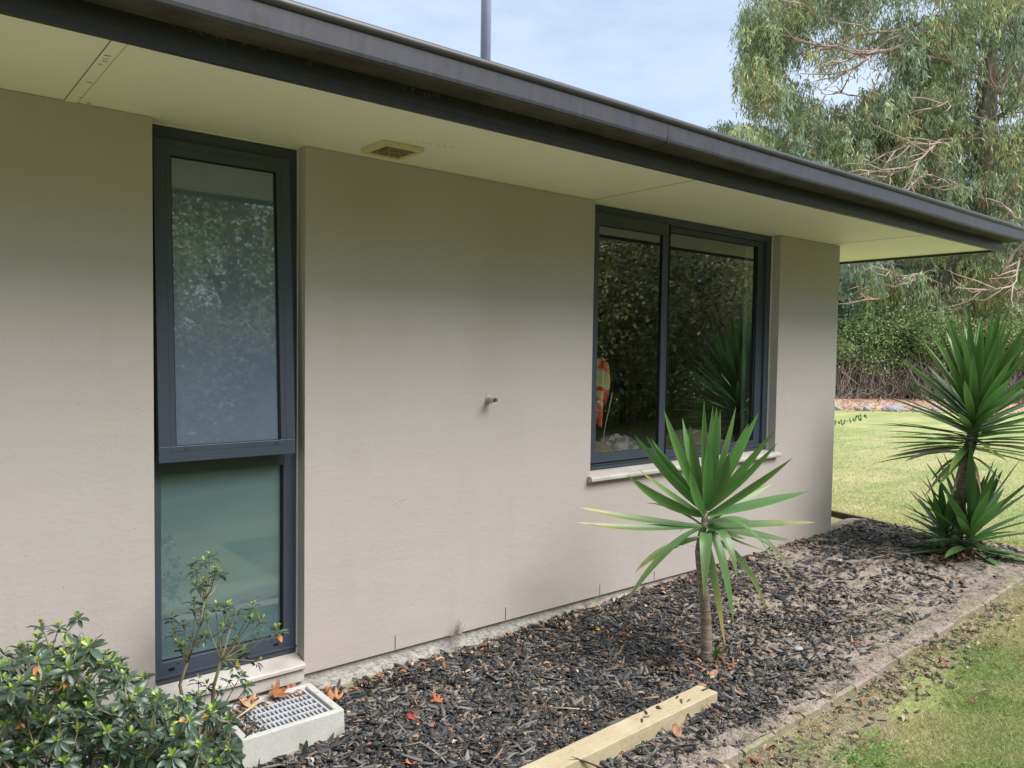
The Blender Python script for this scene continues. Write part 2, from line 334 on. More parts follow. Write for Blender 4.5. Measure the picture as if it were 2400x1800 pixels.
for i in range(46):
    p = np.array([2.395 + rng.normal(0, .012), -.008, -.035 + rng.uniform(0, .05)]); e = p + np.array([rng.normal(0, .025), -rng.uniform(0, .02), rng.uniform(-.03, .09)]); b.tube([p, (p + e) / 2 + rng.normal(0, .006, 3) * [1, .2, 1], e], .0009, 3)
o = b.build('dry_weed', M['twig']); setp(o, 'wispy dead weed clinging to the bottom edge of the middle wall', 'dead weed')
# pipe stub
s = MB(); seg = 20
s.tube([(2.598, .01, 1.262), (2.588, -.072, 1.258)], .0165, seg, cap=False)
s.tube([(2.588, -.072, 1.258), (2.5885, -.070, 1.258), (2.596, .0, 1.262)], [.0165, .0125, .0125], seg, cap=False)
pv = s.build('overflow_pipe', M['wall'], house, smooth=True)
MB().tube([(2.594, -.03, 1.26), (2.593, -.035, 1.26)], .0123, 16).build('pipe_bore', M['black'], pv)
MB().tube([(2.598, -.001, 1.262), (2.5975, -.007, 1.262)], [.026, .021], 20).build('sealant_collar', M['wall'], pv, smooth=True)
# soffit boards with joints at x = .587, 3.385, 6.18
b = MB(); J = [-2.2, .587, 3.385, 6.175, 7.43]
for i in range(4): b.box(J[i] + .0022, J[i + 1] - .0022, -.813, (.215 if i < 3 else .215), H, H + .012)
b.box(6.325, 7.43, .218, 9.5, H, H + .012)
sof = b.build('soffit', M['soffit'], house)
MB().box(-6, 7.43, -.813, 9.4, H + .014, H + .02).build('soffit_backing', M['black'], house)
MB().box(.587 - .021, .587 + .021, -.812, -.001, H - .0035, H - .0005).build('joint_cover_strip', M['soffit'], sof, bevel=.001)
for xq in (.587 - .0225, .587 + .0225): MB().box(xq - .0012, xq + .0012, -.81, -.002, H - .0012, H - .0002).build('joint_line', M['crack'], sof)
for xq in (3.385, 6.175): MB().box(xq - .0018, xq + .0018, -.812, -.001, H - .0010, H + .004).build('joint_line', M['crack'], sof)
# flaking patches on the strip and by the vent
b = MB()
for (x, y) in ((.583, -.62), (.590, -.56), (.582, -.52), (.592, -.30), (.585, -.585), (.605, -.09), (.64, -.035)):
    k = rng.uniform(.004, .012, 6)
    b.add([(x - k[0], y - k[1] * .6, H - .0042), (x + k[2], y - k[3] * .3, H - .0042), (x + k[4], y + k[5] * .5, H - .0042), (x - k[1], y + k[2] * .4, H - .0042)], [(0, 1, 2, 3)])
b.build('paint_flake', M['ventd'], sof)['kind'] = 'stuff'
b = MB()
for i in range(46):
    x = 1.96 + rng.normal(0, .075); y = -.41 + rng.normal(0, .03) - (x - 1.96) * .25; k = rng.uniform(.002, .007, 4)
    b.add([(x - k[0], y, H - .0008), (x, y - k[1] * .5, H - .0008), (x + k[2], y + .001, H - .0008), (x, y + k[3] * .5, H - .0008)], [(0, 1, 2, 3)])
for i in range(80):
    x = rng.uniform(.9, 6.5); y = rng.choice([rng.uniform(-.8, -.02), rng.uniform(-.05, -.01)]); k = rng.uniform(.001, .006, 2)
    b.add([(x - k[0], y, H - .0008), (x, y - .0015, H - .0008), (x + k[0], y + k[1], H - .0008), (x, y + .0015, H - .0008)], [(0, 1, 2, 3)])
b.build('mould_speckle', M['ventd'], sof)['kind'] = 'stuff'
# soffit vent
vx0, vx1, vy0, vy1 = 1.745, 1.955, -.335, -.120
b = MB(); fr = .024; zt = H - .0006; zb = H - .022
def frame_xy(b, x0, x1, y0, y1, fw, z0, z1):
    b.box(x0, x1, y0, y0 + fw, z0, z1); b.box(x0, x1, y1 - fw, y1, z0, z1); b.box(x0, x0 + fw, y0 + fw, y1 - fw, z0, z1); b.box(x1 - fw, x1, y0 + fw, y1 - fw, z0, z1)
frame_xy(b, vx0, vx1, vy0, vy1, fr, zb, zt)
vent = b.build('soffit_vent', M['vent'], house, bevel=.003)
b = MB()
for k in range(10):
    x = vx0 + fr + (k + .5) * (vx1 - vx0 - 2 * fr) / 10; b.box(x - .003, x + .003, vy0 + fr, vy1 - fr, zb + .004, zb + .009)
for k in range(10):
    y = vy0 + fr + (k + .5) * (vy1 - vy0 - 2 * fr) / 10; b.box(vx0 + fr, vx1 - fr, y - .003, y + .003, zb + .0095, zb + .0145)
b.build('vent_grille', M['ventm'], vent)
MB().box(vx0 + fr, vx1 - fr, vy0 + fr, vy1 - fr, zb + .017, zt).build('vent_throat', M['ventd'], vent)
# fascia and gutter
XE = 7.45
b = MB().ext([(-.813, 2.428), (-.838, 2.428), (-.840, 2.452), (-.843, 2.456), (-.843, 2.62), (-.813, 2.62)], -6, XE)
b.box(XE - .028, XE, -.8125, 9.5, 2.428, 2.62)
b.build('fascia', M['fascia'], house, bevel=.002)
XG = XE + .17
def gut(prof, inset_corner=True):
    # profile: (outward offset from fascia face, z); runs along x then turns along y at the corner
    n = len(prof); xsn = np.concatenate([np.linspace(-6, XE - .2, 90)]); V = []; Fc = []
    rings = []
    for x in xsn:
        dz = -.004 * math.sin(x * 2.1) * .6; rings.append([(x, -.844 - o, z + dz) for o, z in prof])
    rings.append([(XE + .001 + o, -.844 - o, z) for o, z in prof])
    rings.append([(XE + .001 + o, 9.6, z) for o, z in prof])
    for r in rings: V += r
    for i in range(len(rings) - 1):
        for k in range(n): Fc.append((i * n + k, i * n + (k + 1) % n, (i + 1) * n + (k + 1) % n, (i + 1) * n + k))
    b = MB(); b.v = V; b.f = Fc; return b
g = gut([(0, 2.513), (.108, 2.518), (.116, 2.524), (.119, 2.535), (.121, 2.604), (.117, 2.604), (.115, 2.53), (.10, 2.522), (.002, 2.52), (.002, 2.60), (0, 2.60)])
gutter = g.build('gutter', M['gutter'], house)
gut([(.004, 2.5115), (.108, 2.5155), (.1075, 2.5175), (.004, 2.5125)]).build('dirty_underside', M['dirt'], gutter)
gut([(.117, 2.6045), (.124, 2.6045), (.131, 2.612), (.133, 2.624), (.129, 2.636), (.120, 2.640), (.112, 2.636), (.112, 2.63), (.12, 2.63), (.12, 2.612)]).build('rolled_lip', M['gutterlip'], gutter, smooth=True)
for x in (2.9,):
    pj = [(.0, 2.5085), (.109, 2.5135), (.118, 2.520), (.1205, 2.534), (.1222, 2.603), (.1195, 2.603), (.1180, 2.535), (.109, 2.5165), (.0, 2.511)]
    MB().ext([(-.844 - o_, z_) for o_, z_ in pj], x, x + .02).build('gutter_joiner', M['gutter'], gutter)
# cobweb wisps along the fascia
b = MB()
for i in range(60):
    x = rng.choice([rng.uniform(.7, 1.4), rng.uniform(1.5, 2.4), rng.uniform(2.6, 4.5)]); p = np.array([x, -.845, 2.512 - rng.uniform(0, .01)])
    pts = [p]
    for k in range(3): p = p + np.array([rng.normal(0, .007), -.001, -rng.uniform(-.003, .009)]); pts.append(p)
    b.tube(pts, .0005, 3)
b.build('cobweb', M['twig'], house)['kind'] = 'stuff'
# roof and flue
b = MB(); zr = 2.60; pitch = math.tan(math.radians(11)); ym = 4.3; rz = zr + pitch * (ym + .9)
A = [(-6, -.86, zr), (XE + .02, -.86, zr), (XE - 4.5, ym, rz), (-6, ym, rz), (XE + .02, 9.5, zr), (-6, 9.5, zr)]
b.add(A, [(0, 1, 2, 3), (1, 4, 2), (2, 4, 5, 3)])
roof = b.build('roof', M['roof'], house)
fx = 4.433; fl = MB().tube([(fx, 2.5, 3.1), (fx, 2.5, 7.5)], .048, 32).build('flue', M['flue'], roof, smooth=True)
MB().tube([(fx, 2.5, 3.15), (fx, 2.5, 3.4)], [.09, .05], 32).build('flashing', M['flue'], roof, smooth=True)

def rect_frame(b, x0, x1, z0, z1, wl, wr, wb, wt, y0, y1):
    b.box(x0, x1, y0, y1, z0, z0 + wb); b.box(x0, x1, y0, y1, z1 - wt, z1)
    b.box(x0, x0 + wl, y0, y1, z0 + wb, z1 - wt); b.box(x1 - wr, x1, y0, y1, z0 + wb, z1 - wt); return b
# window 1 (tall, frosted): fixed pane below, awning sash above held slightly open
x0, x1 = W1[0] + .003, W1[1] - .005
b = rect_frame(MB(), x0, x1, .085, H - .008, .045, .062, .09, .05, .082, .15)
b.box(x0 + .045, x1 - .062, .084, .15, .985, 1.05)
w1 = b.build('tall_window', M['frame'], house, bevel=.0015)
w1['label'] = 'tall narrow frosted window with its upper sash tilted open'
MB().box(x0 + .04, x1 - .058, .112, .12, .17, .99).build('frosted_pane', M['frost2'], w1)
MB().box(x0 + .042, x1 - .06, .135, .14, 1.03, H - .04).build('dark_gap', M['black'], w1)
b = MB()
rect_frame(b, x0 + .0448, x1 - .0618, .1748, .9852, .004, .004, .004, .004, .104, .113)
b.build('glazing_gasket', M['black'], w1)
MB().box(x0 + .0, x1 - .0, .070, .083, .112, .118).build('frame_ridge', M['frame'], w1)
for q in ((.95, .975, .135, .147), (1.415, 1.44, .135, .147), (.985, .993, .158, .161), (1.40, 1.408, .158, .161)):
    MB().box(q[0], q[1], .0805, .083, q[2], q[3]).build('drain_slot', M['black'], w1)
# sash in local coordinates then tilted about its top edge
def tilt(bm, x_ref, y_top, z_top, ang):
    ca, sa = math.cos(ang), math.sin(ang); o = []
    for (x, y, z) in bm.v:
        dy, dz = y - y_top, z - z_top; o.append((x, y_top + dy * ca + dz * sa, z_top - dy * sa + dz * ca))
    bm.v = o; return bm
sz0, sz1, sx0, sx1 = 1.045, 2.388, .893, 1.482; ang = math.radians(2.9); yt = .062
b = rect_frame(MB(), sx0, sx1, sz0, sz1, .068, .066, .066, .066, yt, yt + .035)
sash = tilt(b, 0, yt, sz1, ang).build('sash', M['frame'], w1, bevel=.0015)
sash['label'] = 'upper awning sash tilted out at the bottom'
b = MB().box(sx0 + .06, sx1 - .06, yt + .016, yt + .024, sz0 + .06, sz1 - .06)
tilt(b, 0, yt, sz1, ang).build('sash_pane', M['frost1'], sash)
b = rect_frame(MB(), sx0 + .0678, sx1 - .0658, sz0 + .0658, sz1 - .0658, .004, .007, .003, .004, yt + .006, yt + .018)
tilt(b, 0, yt, sz1, ang).build('sash_gasket', M['black'], sash)
b = rect_frame(MB(), sx0 + .046, sx1 - .042, sz0 + .044, sz1 - .03, .002, .002, .002, .002, yt - .0012, yt + .002)
tilt(b, 0, yt, sz1, ang).build('sash_bead', M['frame'], sash)
for xa in (sx0 + .1, sx1 - .095):
    tilt(MB().box(xa, xa + .012, yt - .0016, yt + .002, sz0 + .05, sz0 + .0535), 0, yt, sz1, ang).build('drain_slot', M['black'], sash)
b = MB().box(W1[1] - .006, W1[1] - .001, .074, .1, .07, H - .01).box(W1[0] + .001, W1[1] - .001, .070, .082, H - .0075, H - .001)
b.build('window_seal', M['trim'], w1)
b = MB().ext([(-.018, .034), (-.022, .038), (-.022, .052), (-.016, .0575), (.1, .082), (.1, .034)], W1[0] + .002, W1[1] - .001)
b.build('window_sill', M['sill'], w1, bevel=.002)
# window 2 (wide): left sliding sash, right fixed pane
x0, x1 = W2[0] + .003, W2[1] - .012
b = rect_frame(MB(), x0, x1, .785, H - .006, .05, .06, .045, .05, .072, .14)
w2 = b.build('wide_window', M['frame'], house, bevel=.0015)
w2['label'] = 'wide clear glass window with a dark upright bar a third of the way along'
mxx = 4.11
b = rect_frame(MB(), x0 + .0505, mxx + .052, .8305, H - .0565, .045, .062, .055, .075, .055, .088)
ls = b.build('left_sash', M['frame'], w2, bevel=.0015)
b = rect_frame(MB(), mxx + .04, x1 - .0605, .8305, H - .0565, .03, .085, .03, .04, .092, .125)
rs = b.build('right_sash', M['frame'], w2, bevel=.0015)
MB().box(x0 + .092, mxx - .006, .070, .075, .88, H - .13).build('pane', M['glass'], ls)
MB().box(mxx + .066, x1 - .14, .106, .111, .855, H - .094).build('pane', M['glass'], rs)
b = rect_frame(MB(), x0 + .0952, mxx - .0098, .8853, H - .1313, .004, .006, .002, .004, .062, .069)
b.build('glazing_gasket', M['black'], ls)
b = rect_frame(MB(), mxx + .0698, x1 - .1453, .8603, H - .0963, .004, .03, .004, .004, .097, .105)
b.build('glazing_gasket', M['black'], rs)
MB().box(mxx + .0522, mxx + .06, .05, .09, .8305, H - .057).build('interlock', M['black'], w2)
MB().box(x0, x1, .064, .0725, .812, .818).build('frame_ridge', M['frame'], w2)
MB().box(W2[1] - .0115, W2[1] - .004, .064, .12, .775, H - .01).box(W2[0] + .001, W2[1] - .004, .060, .07, H - .0055, H - .0005).build('window_seal', M['trim'], w2)
b = MB().ext([(-.03, .728), (-.04, .735), (-.04, .752), (-.033, .762), (.1, .783), (.1, .7415), (-.004, .7415), (-.004, .728)], 3.372, 5.455)
b.build('window_sill', M['sill'], w2, bevel=.003)
# room behind
b = MB()
b.add([(3.1, .146, .02), (6.1, .146, .02), (6.1, 3.6, .02), (3.1, 3.6, .02), (3.1, .146, 2.43), (6.1, .146, 2.43), (6.1, 3.6, 2.43), (3.1, 3.6, 2.43)],
      [(0, 1, 2, 3), (4, 7, 6, 5), (1, 5, 6, 2), (2, 6, 7, 3), (0, 3, 7, 4)])
b.build('room_shell', M['room'], house)
# curtain strip
P = []; n = 40
V = []; F = []
for i in range(n + 1):
    x = 5.23 + .34 * i / n; y = .185 + .012 * math.sin(i * 1.1)
    V += [(x, y, .80), (x, y, 2.42)]
for i in range(n): F.append((2 * i, 2 * i + 2, 2 * i + 3, 2 * i + 1))
b = MB(); b.v = V; b.f = F; o = b.build('curtain', M['curtain'], smooth=True)
setp(o, 'pale green curtain hanging inside the right end of the wide window', 'curtain')
# hanging garment: folded cloth with sleeve
V = []; F = []; nu, nv = 26, 26
for j in range(nv + 1):
    v = j / nv
    wdt = .10 + .035 * math.sin(v * 3)
    for i in range(nu + 1):
        u = i / nu
        x = 3.655 + (u - .5) * 2 * wdt + .0 * v; z = 1.485 - v * .42 - .05 * (abs(u - .55) * 2) ** 2 * (1 - v) + (.10 * (u > .62) * v) + .03 * math.sin(u * 9) * v
        V.append((x, .20 + .018 * math.sin(u * 19 + v * 1.5) + .018 * math.cos(u * 7), z))
for j in range(nv):
    for i in range(nu): F.append((j * (nu + 1) + i, j * (nu + 1) + i + 1, (j + 1) * (nu + 1) + i + 1, (j + 1) * (nu + 1) + i))
b = MB(); b.v = V; b.f = F; o = b.build('garment', M['cloth'], smooth=True)
setp(o, 'red and orange tie-dyed garment hanging inside the wide window', 'garment')
o.modifiers.new('thick', 'SOLIDIFY').thickness = .004
b = MB(); b.tube([(3.79, .2, 1.26), (3.76, .2, 1.15), (3.725, .2, 1.03), (3.712, .2, .95), (3.700, .2, .86)], .0028, 6)
o = b.build('wire', M['wire'], smooth=True); setp(o, 'thin pale bent wire standing inside the left pane', 'wire')
def pile(name, c, sz, seed, m, label, cat):
    v, f = ico(1, 4); r = np.random.default_rng(seed); v = v.copy()
    for k in range(14):
        dd = nrm(r.normal(size=3)); v += nrm(v) * (.10 * np.abs(np.sin(v @ dd * r.uniform(3, 9) + r.uniform(0, 6))))[:, None]
    o = bulk(name, v * np.array(sz) + np.array(c), f, m, smooth=True); setp(o, label, cat)
M['lilac'] = mat('lilac_cloth', (.42, .34, .40), .8, .2, var=[(16, (.20, .13, .14), .45, .55, 3), (11, (.62, .56, .66), .55, .62, 2)])
M['pinkcloth'] = mat('pink_brown_cloth', (.26, .16, .15), .8, .2, var=[(9, (.2, .12, .11), .45, .6, 3)])
pile('cloth_pile', (3.99, .33, .785), (.13, .10, .085), 1, M['lilac'], 'crumpled lilac cloth on the ledge inside the left pane', 'cloth')
pile('cloth_pile', (3.72, .32, .79), (.10, .09, .07), 2, M['pinkcloth'], 'pinkish brown crumpled cloth inside the left corner of the wide window', 'cloth')
pile('cloth_pile', (4.9, .40, .78), (.17, .12, .08), 3, M['pinkcloth'], 'pinkish brown crumpled cloth inside the right pane', 'cloth')
tb = MB().box(3.2, 5.9, .2, .62, .72, .76).build('ledge', M['room']); setp(tb, 'long ledge inside the wide window carrying the crumpled cloths', 'shelf')

# ------------------------------------------------------------------ drain sump
sump = empty('drain_sump', (1.32, -.2, -.2), 'pale concrete drain surround with plastic grate beside the shrub', 'drain')
X0, X1, Y0, Y1, ZT, ZB = 1.10, 1.545, -.375, -.03, -.03, -.26
b = MB(); iw = .029
def ringz(x0, x1, y0, y1, z): return [(x0, y0, z), (x1, y0, z), (x1, y1, z), (x0, y1, z)]
b.v = ringz(X0 - .004, X1 + .006, Y0 - .006, Y1 + .004, ZB) + ringz(X0, X1, Y0, Y1, ZT) + ringz(X0 + iw, X1 - iw - .005, Y0 + iw, Y1 - iw, ZT) + ringz(X0 + iw + .004, X1 - iw - .01, Y0 + iw + .004, Y1 - iw - .004, ZT - .028) + ringz(X0 + iw + .016, X1 - iw - .02, Y0 + iw + .016, Y1 - iw - .016, ZT - .028) + ringz(X0 + iw + .016, X1 - iw - .02, Y0 + iw + .016, Y1 - iw - .016, ZB)
b.v = [tuple(map(float, q)) for q in b.v]
for r in range(5):
    for k in range(4): a, c = r * 4 + k, r * 4 + (k + 1) % 4; b.f.append((a, c, c + 4, a + 4))
b.f.append((20, 21, 22, 23))
b.build('concrete_surround', M['concrete'], sump, bevel=.006)
gx0, gx1, gy0, gy1 = X0 + iw + .028, X1 - iw - .018, Y0 + iw + .003, Y1 - iw - .006
b = MB(); zt = ZT - .008; zb = zt - .017
frame_xy(b, gx0, gx1, gy0, gy1, .009, zb, zt)
rows = 5
for r in range(1, rows):
    y = gy0 + .009 + r * (gy1 - gy0 - .018) / rows; b.box(gx0 + .009, gx1 - .009, y - .004, y + .004, zb, zt - .0006)
nb_ = 17
for r in range(rows):
    ya = gy0 + .009 + r * (gy1 - gy0 - .018) / rows + (.004 if r else 0); yb = gy0 + .009 + (r + 1) * (gy1 - gy0 - .018) / rows - (.004 if r < rows - 1 else 0)
    for k in range(1, nb_):
        x = gx0 + .009 + k * (gx1 - gx0 - .018) / nb_; b.box(x - .0034, x + .0034, ya, yb, zb, zt - .0012)
b.build('grate', M['grate'], sump)
MB().box(gx0 - .04, gx1, gy0, gy1, zb - .12, zb - .09).build('sump_floor', M['black'], sump)

# ------------------------------------------------------------------ plank, edging, stones
b = MB()
pa = np.array([1.35, -1.185]); pb = np.array([3.108, -1.118]); d = (pb - pa) / np.linalg.norm(pb - pa); nn = np.array([-d[1], d[0]]); hw = .0545
def plank(z0, z1, hw_, nseg=24):
    b = MB(); V = []
    for i in range(nseg + 1):
        c_ = pa + (pb - pa) * i / nseg; j = .0012 * math.sin(i * 2.7)
        for s_, z in ((-1, z0), (1, z0), (1, z1), (-1, z1)):
            q = c_ + nn * s_ * (hw_ + j); V.append((q[0], q[1], z + j * .6))
    F = [(i * 4 + k, i * 4 + (k + 1) % 4, i * 4 + 4 + (k + 1) % 4, i * 4 + 4 + k) for i in range(nseg) for k in range(4)] + [(3, 2, 1, 0), tuple(nseg * 4 + k for k in range(4))]
    b.v = V; b.f = F; return b
o = plank(-.185, -.097, hw).build('timber_plank', M['pine'], bevel=.003)
setp(o, 'yellow sawn pine beam lying on the mulch', 'plank')
x = 1.9; k = 0
desc = ['mossy brick', 'reddish brick', 'worn brown brick', 'green stained brick', 'pinkish brick']
from_left = []
while x < 6.9:
    ln = .225 + rng.uniform(-.01, .006); gap = .011 + (0.02 if rng.random() < .15 else 0)
    zt = float(lawn_z(x + .1, 0)) + .040 + rng.uniform(-.004, .004); y0 = -1.505 + rng.uniform(-.007, .007); wd = .086
    if 3.9 < x < 4.3: wd = .2
    b = MB(); V = []; nx, ny = 10, 5
    for j in range(ny + 1):
        for i in range(nx + 1):
            ex = min(i, nx - i) / nx; ey = min(j, ny - j) / ny
            r = -.006 * (ex == 0) - .006 * (ey == 0) + rng.normal(0, .0012)
            V.append((x + ln * i / nx + rng.normal(0, .001), y0 + wd * j / ny + rng.normal(0, .0025) * (ey == 0), zt + r + float(lawn_z(x + ln * i / nx, 0) - lawn_z(x + .1, 0)) - .004 * rng.random() * (j == 0)))
    nt_ = len(V)
    for i in range(nx + 1): V.append((x + ln * i / nx, y0 + rng.normal(0, .0015), zt - .10))
    F = [(j * (nx + 1) + i, j * (nx + 1) + i + 1, (j + 1) * (nx + 1) + i + 1, (j + 1) * (nx + 1) + i) for j in range(ny) for i in range(nx)]
    F += [(nt_ + i, nt_ + i + 1, i + 1, i) for i in range(nx)]
    # ends and back
    n2 = len(V); V += [(x, y0 + wd, zt - .10), (x + ln, y0 + wd, zt - .10)]
    F += [tuple([nt_] + [j * (nx + 1) for j in range(ny + 1)] + [n2]), tuple([nt_ + nx, n2 + 1] + [j * (nx + 1) + nx for j in range(ny, -1, -1)]),
          tuple([n2] + [ny * (nx + 1) + i for i in range(nx + 1)] + [n2 + 1]), tuple([n2, n2 + 1] + [nt_ + i for i in range(nx, -1, -1)])]
    b.v = V; b.f = F
    moss = (k % 3 == 1) or x > 4.9
    o = b.build('edging_brick', M['mossbrick'] if moss else M['brick'])
    o.rotation_euler = (0, 0, 0)
    from_left.append((o, moss)); x += ln + gap; k += 1
ordn = ['first', 'second', 'third', 'fourth', 'fifth', 'sixth', 'seventh', 'eighth', 'ninth', 'tenth', 'eleventh', 'twelfth', 'thirteenth', 'fourteenth', 'fifteenth', 'sixteenth', 'seventeenth', 'eighteenth', 'nineteenth', 'twentieth', 'twenty-first', 'twenty-second', 'twenty-third']
N_ = len(from_left)
for i, (o, moss) in enumerate(from_left):
    setp(o, '%s brick edging the bed, %s from the far right end of the row' % ('mossy brown' if moss else 'weathered pinkish', ordn[N_ - 1 - i]), 'brick', 'bricks edging the garden bed')
# timber edging at the far side
def plank2(a, c, z0, z1, th):
    a = np.array(a); c = np.array(c); d = (c - a) / np.linalg.norm(c - a); n_ = np.array([-d[1], d[0]]) * th; b = MB(); V = []
    for i in range(13):
        q = a + (c - a) * i / 12; j = rng.normal(0, .003)
        for s_, z in ((0, z0), (1, z0), (1, z1 + j), (0, z1 + j)): V.append((q[0] + n_[0] * s_, q[1] + n_[1] * s_, z))
    b.v = V; b.f = [(i * 4 + k, i * 4 + (k + 1) % 4, i * 4 + 4 + (k + 1) % 4, i * 4 + 4 + k) for i in range(12) for k in range(4)] + [(3, 2, 1, 0), (48, 49, 50, 51)]
    return b
o = plank2((7.55, 3.0), (6.96, -.20), -.06, .045, -.045).build('timber_edging', M['oldwood'], bevel=.004); setp(o, 'dark weathered timber board edging the mulch behind the house corner', 'edging')
o = plank2((6.93, -.62), (6.84, -1.46), -.06, .03, -.045).build('timber_edging', M['oldwood'], bevel=.004); setp(o, 'low mossy timber board edging the mulch right of the forked yucca', 'edging')
# grey stones along the far bed
iv, if_ = ico(1, 3)
def rock(seed, sc):
    r = np.random.default_rng(seed); v = iv.copy()
    for k in range(6):
        dd = nrm(r.normal(size=3)); v += nrm(v) * (.10 * np.sin(v @ dd * 2.2 + r.uniform(0, 6)))[:, None]
    return v * np.array(sc)
sts = [(1962, 950, .14, .08), (2010, 949, .09, .06), (2031, 951, .14, .10), (2074, 953, .10, .08), (2095, 957, .26, .12), (2124, 960, .12, .05), (2145, 961, .13, .11), (2166, 962, .16, .10), (2190, 966, .12, .09), (2212, 968, .10, .08)]
slab = ['rounded grey stone half hidden by the house corner', 'small dull brown-grey stone second along the far bed edge', 'pale round stone third along the far bed edge', 'small dark stone left of the longest stone', 'longest flat grey stone on the far bed edge',
        'low half buried stone right of the longest stone', 'upright pale blue-grey stone on the far bed edge', 'wide pale stone left of the far yucca leaves', 'small stone seen between the far yucca leaf tips', 'last small stone behind the far yucca leaves']
for i, (px, py, sw, sh) in enumerate(sts):
    p = at(px, py, 21.4); o = bulk('edging_stone', rock(i, (sw, sw * .7, sh)) + np.array([p[0], p[1], .04]), if_, M['stone'], smooth=True)
    setp(o, slab[i], 'stone', 'grey stones along the far bed')

n = 7000; u = rng.uniform(6, 24, n); dpt = rng.uniform(20.6, 26, n) - (u - 12) * .10; x = CAM[0] + CF[0] * dpt + CR[0] * u; y = CAM[1] + CF[1] * dpt + CR[1] * u
P0 = np.stack([x, y, .02 + .12 * sm((dpt + (u - 12) * .10 - 21.3) / 5) + rng.uniform(0, .02, n)], -1); D = nrm(rng.normal(0, 1, (n, 3)) * [1, 1, .4]) * rng.uniform(.06, .16, n)[:, None]
V, F, C = blades(P0, P0 + D * .5 + [0, 0, .02], P0 + D, np.array([0, 0, 1.]), .05, [(0, .1), (.4, 1), (1, .1)], .3, np.array([[.60, .36, .24], [.70, .52, .40], [.36, .2, .15], [.5, .28, .2]])[rng.integers(0, 4, n)] * rng.uniform(.7, 1.2, (n, 1)))
o = bulk('dead_leaf_cover', V, F, M['dryleaf'], col=C); setp(o, 'pinkish brown fallen leaves covering the ground under the far shrubs', 'leaf litter', kind='stuff')
for pts, lb in (([(1930, 1000), (1965, 990), (1995, 985), (2024, 974)], 'thin leafy shoot poking out low past the house corner'), ([(1930, 716), (1970, 700), (1998, 690), (2026, 676)], 'thin leafy shoot poking out high past the house corner')):
    root = None; Q = [at(x, y, 9.0) for x, y in pts]; o = MB().tube(Q, [.004, .003, .0022, .001], 5).build('climber_shoot', M['stem'], smooth=True); setp(o, lb, 'climber', 'climber shoots past the house corner')
    n = 22; t = np.repeat(np.linspace(.25, 1, n // 2), 2); qa = np.array(Q); P0 = np.stack([np.interp(t * 3, [0, 1, 2, 3], qa[:, k]) for k in range(3)], -1)
    D = (np.tile(np.array([[0, 0, 1.], [0, 0, -1.]]), (n // 2, 1)) + rng.normal(0, .4, (n, 3)) + CR * .5) * .032
    V, F, C = blades(P0, P0 + D * .5, P0 + D, -CF, .02, [(0, .1), (.3, .8), (.6, 1), (1, .05)], .2, np.array([[.10, .17, .05]]) * rng.uniform(.7, 1.3, (n, 1))); bulk('leaves', V, F, M['leaf'], o, C)

# ------------------------------------------------------------------ mulch, litter, grass
def quat_rot(V, yaw, pit, rol):
    cy, sy = np.cos(yaw), np.sin(yaw); cp, sp = np.cos(pit), np.sin(pit); cr, sr = np.cos(rol), np.sin(rol)
    x, y, z = V[..., 0], V[..., 1], V[..., 2]
    y, z = y * cr[:, None] - z * sr[:, None], y * sr[:, None] + z * cr[:, None]
    x, z = x * cp[:, None] - z * sp[:, None], x * sp[:, None] + z * cp[:, None]
    x, y = x * cy[:, None] - y * sy[:, None], x * sy[:, None] + y * cy[:, None]
    return np.stack([x, y, z], -1)
CUBE = np.array([[-1, -1, -1], [1, -1, -1], [1, 1, -1], [-1, 1, -1], [-1, -1, 1], [1, -1, 1], [1, 1, 1], [-1, 1, 1]], float) * .5
CF6 = np.array([(0, 3, 2, 1), (4, 5, 6, 7), (0, 1, 5, 4), (1, 2, 6, 5), (2, 3, 7, 6), (3, 0, 4, 7)])
def chips(x, y, z, ln, wd, th, col, tilt_=.25):
    n = len(x)
    # three rings of 4 plus pointed ends give splintered shards
    ts = np.array([-.5, -.28, .12, .5]); wf = np.array([.35, 1, .9, .3])
    V = np.zeros((n, 16, 3)); sq = np.array([[-1, -.6], [1, -.8], [.85, .7], [-.9, .9]]) * .5
    for i in range(4):
        off = rng.normal(0, .18, (n, 2)) * (1 if i in (0, 3) else .5)
        for k in range(4):
            V[:, i * 4 + k, 0] = (ts[i] + rng.normal(0, .05, n)) * ln
            V[:, i * 4 + k, 1] = (sq[k, 0] * wf[i] * rng.uniform(.7, 1.2, n) + off[:, 0]) * wd
            V[:, i * 4 + k, 2] = (sq[k, 1] * wf[i] * rng.uniform(.7, 1.2, n) + off[:, 1] * .5) * th
    V = quat_rot(V, rng.uniform(0, 2 * np.pi, n), rng.normal(0, tilt_, n), rng.normal(0, tilt_ * 1.6, n))
    V += np.stack([x, y, z], -1)[:, None]
    q = [(3, 2, 1, 0), (12, 13, 14, 15)]
    for i in range(3):
        for k in range(4): q.append((i * 4 + k, i * 4 + (k + 1) % 4, i * 4 + 4 + (k + 1) % 4, i * 4 + 4 + k))
    F = ((np.arange(n) * 16)[:, None, None] + np.array(q)[None]).reshape(-1, 4)
    return V.reshape(-1, 3), F, np.repeat(col, 16, 0)
def blocked(x, y):
    m = (x > X0 - .02) & (x < X1 + .02) & (y > Y0 - .02) & (y < Y1 + .02)
    t = (x - pa[0]) / (pb[0] - pa[0]); yc = pa[1] + t * (pb[1] - pa[1]); m |= (t > -.01) & (t < 1.004) & (np.abs(y - yc) < .07)
    return m
def noise2(x, y, s):
    return (np.sin(x * s * 1.7 + y * s * .9 + 1.1) + np.sin(x * s * .8 - y * s * 1.9 + 4.2) + np.sin(x * s * 2.9 + 2 + y * s * 2.3)) / 3
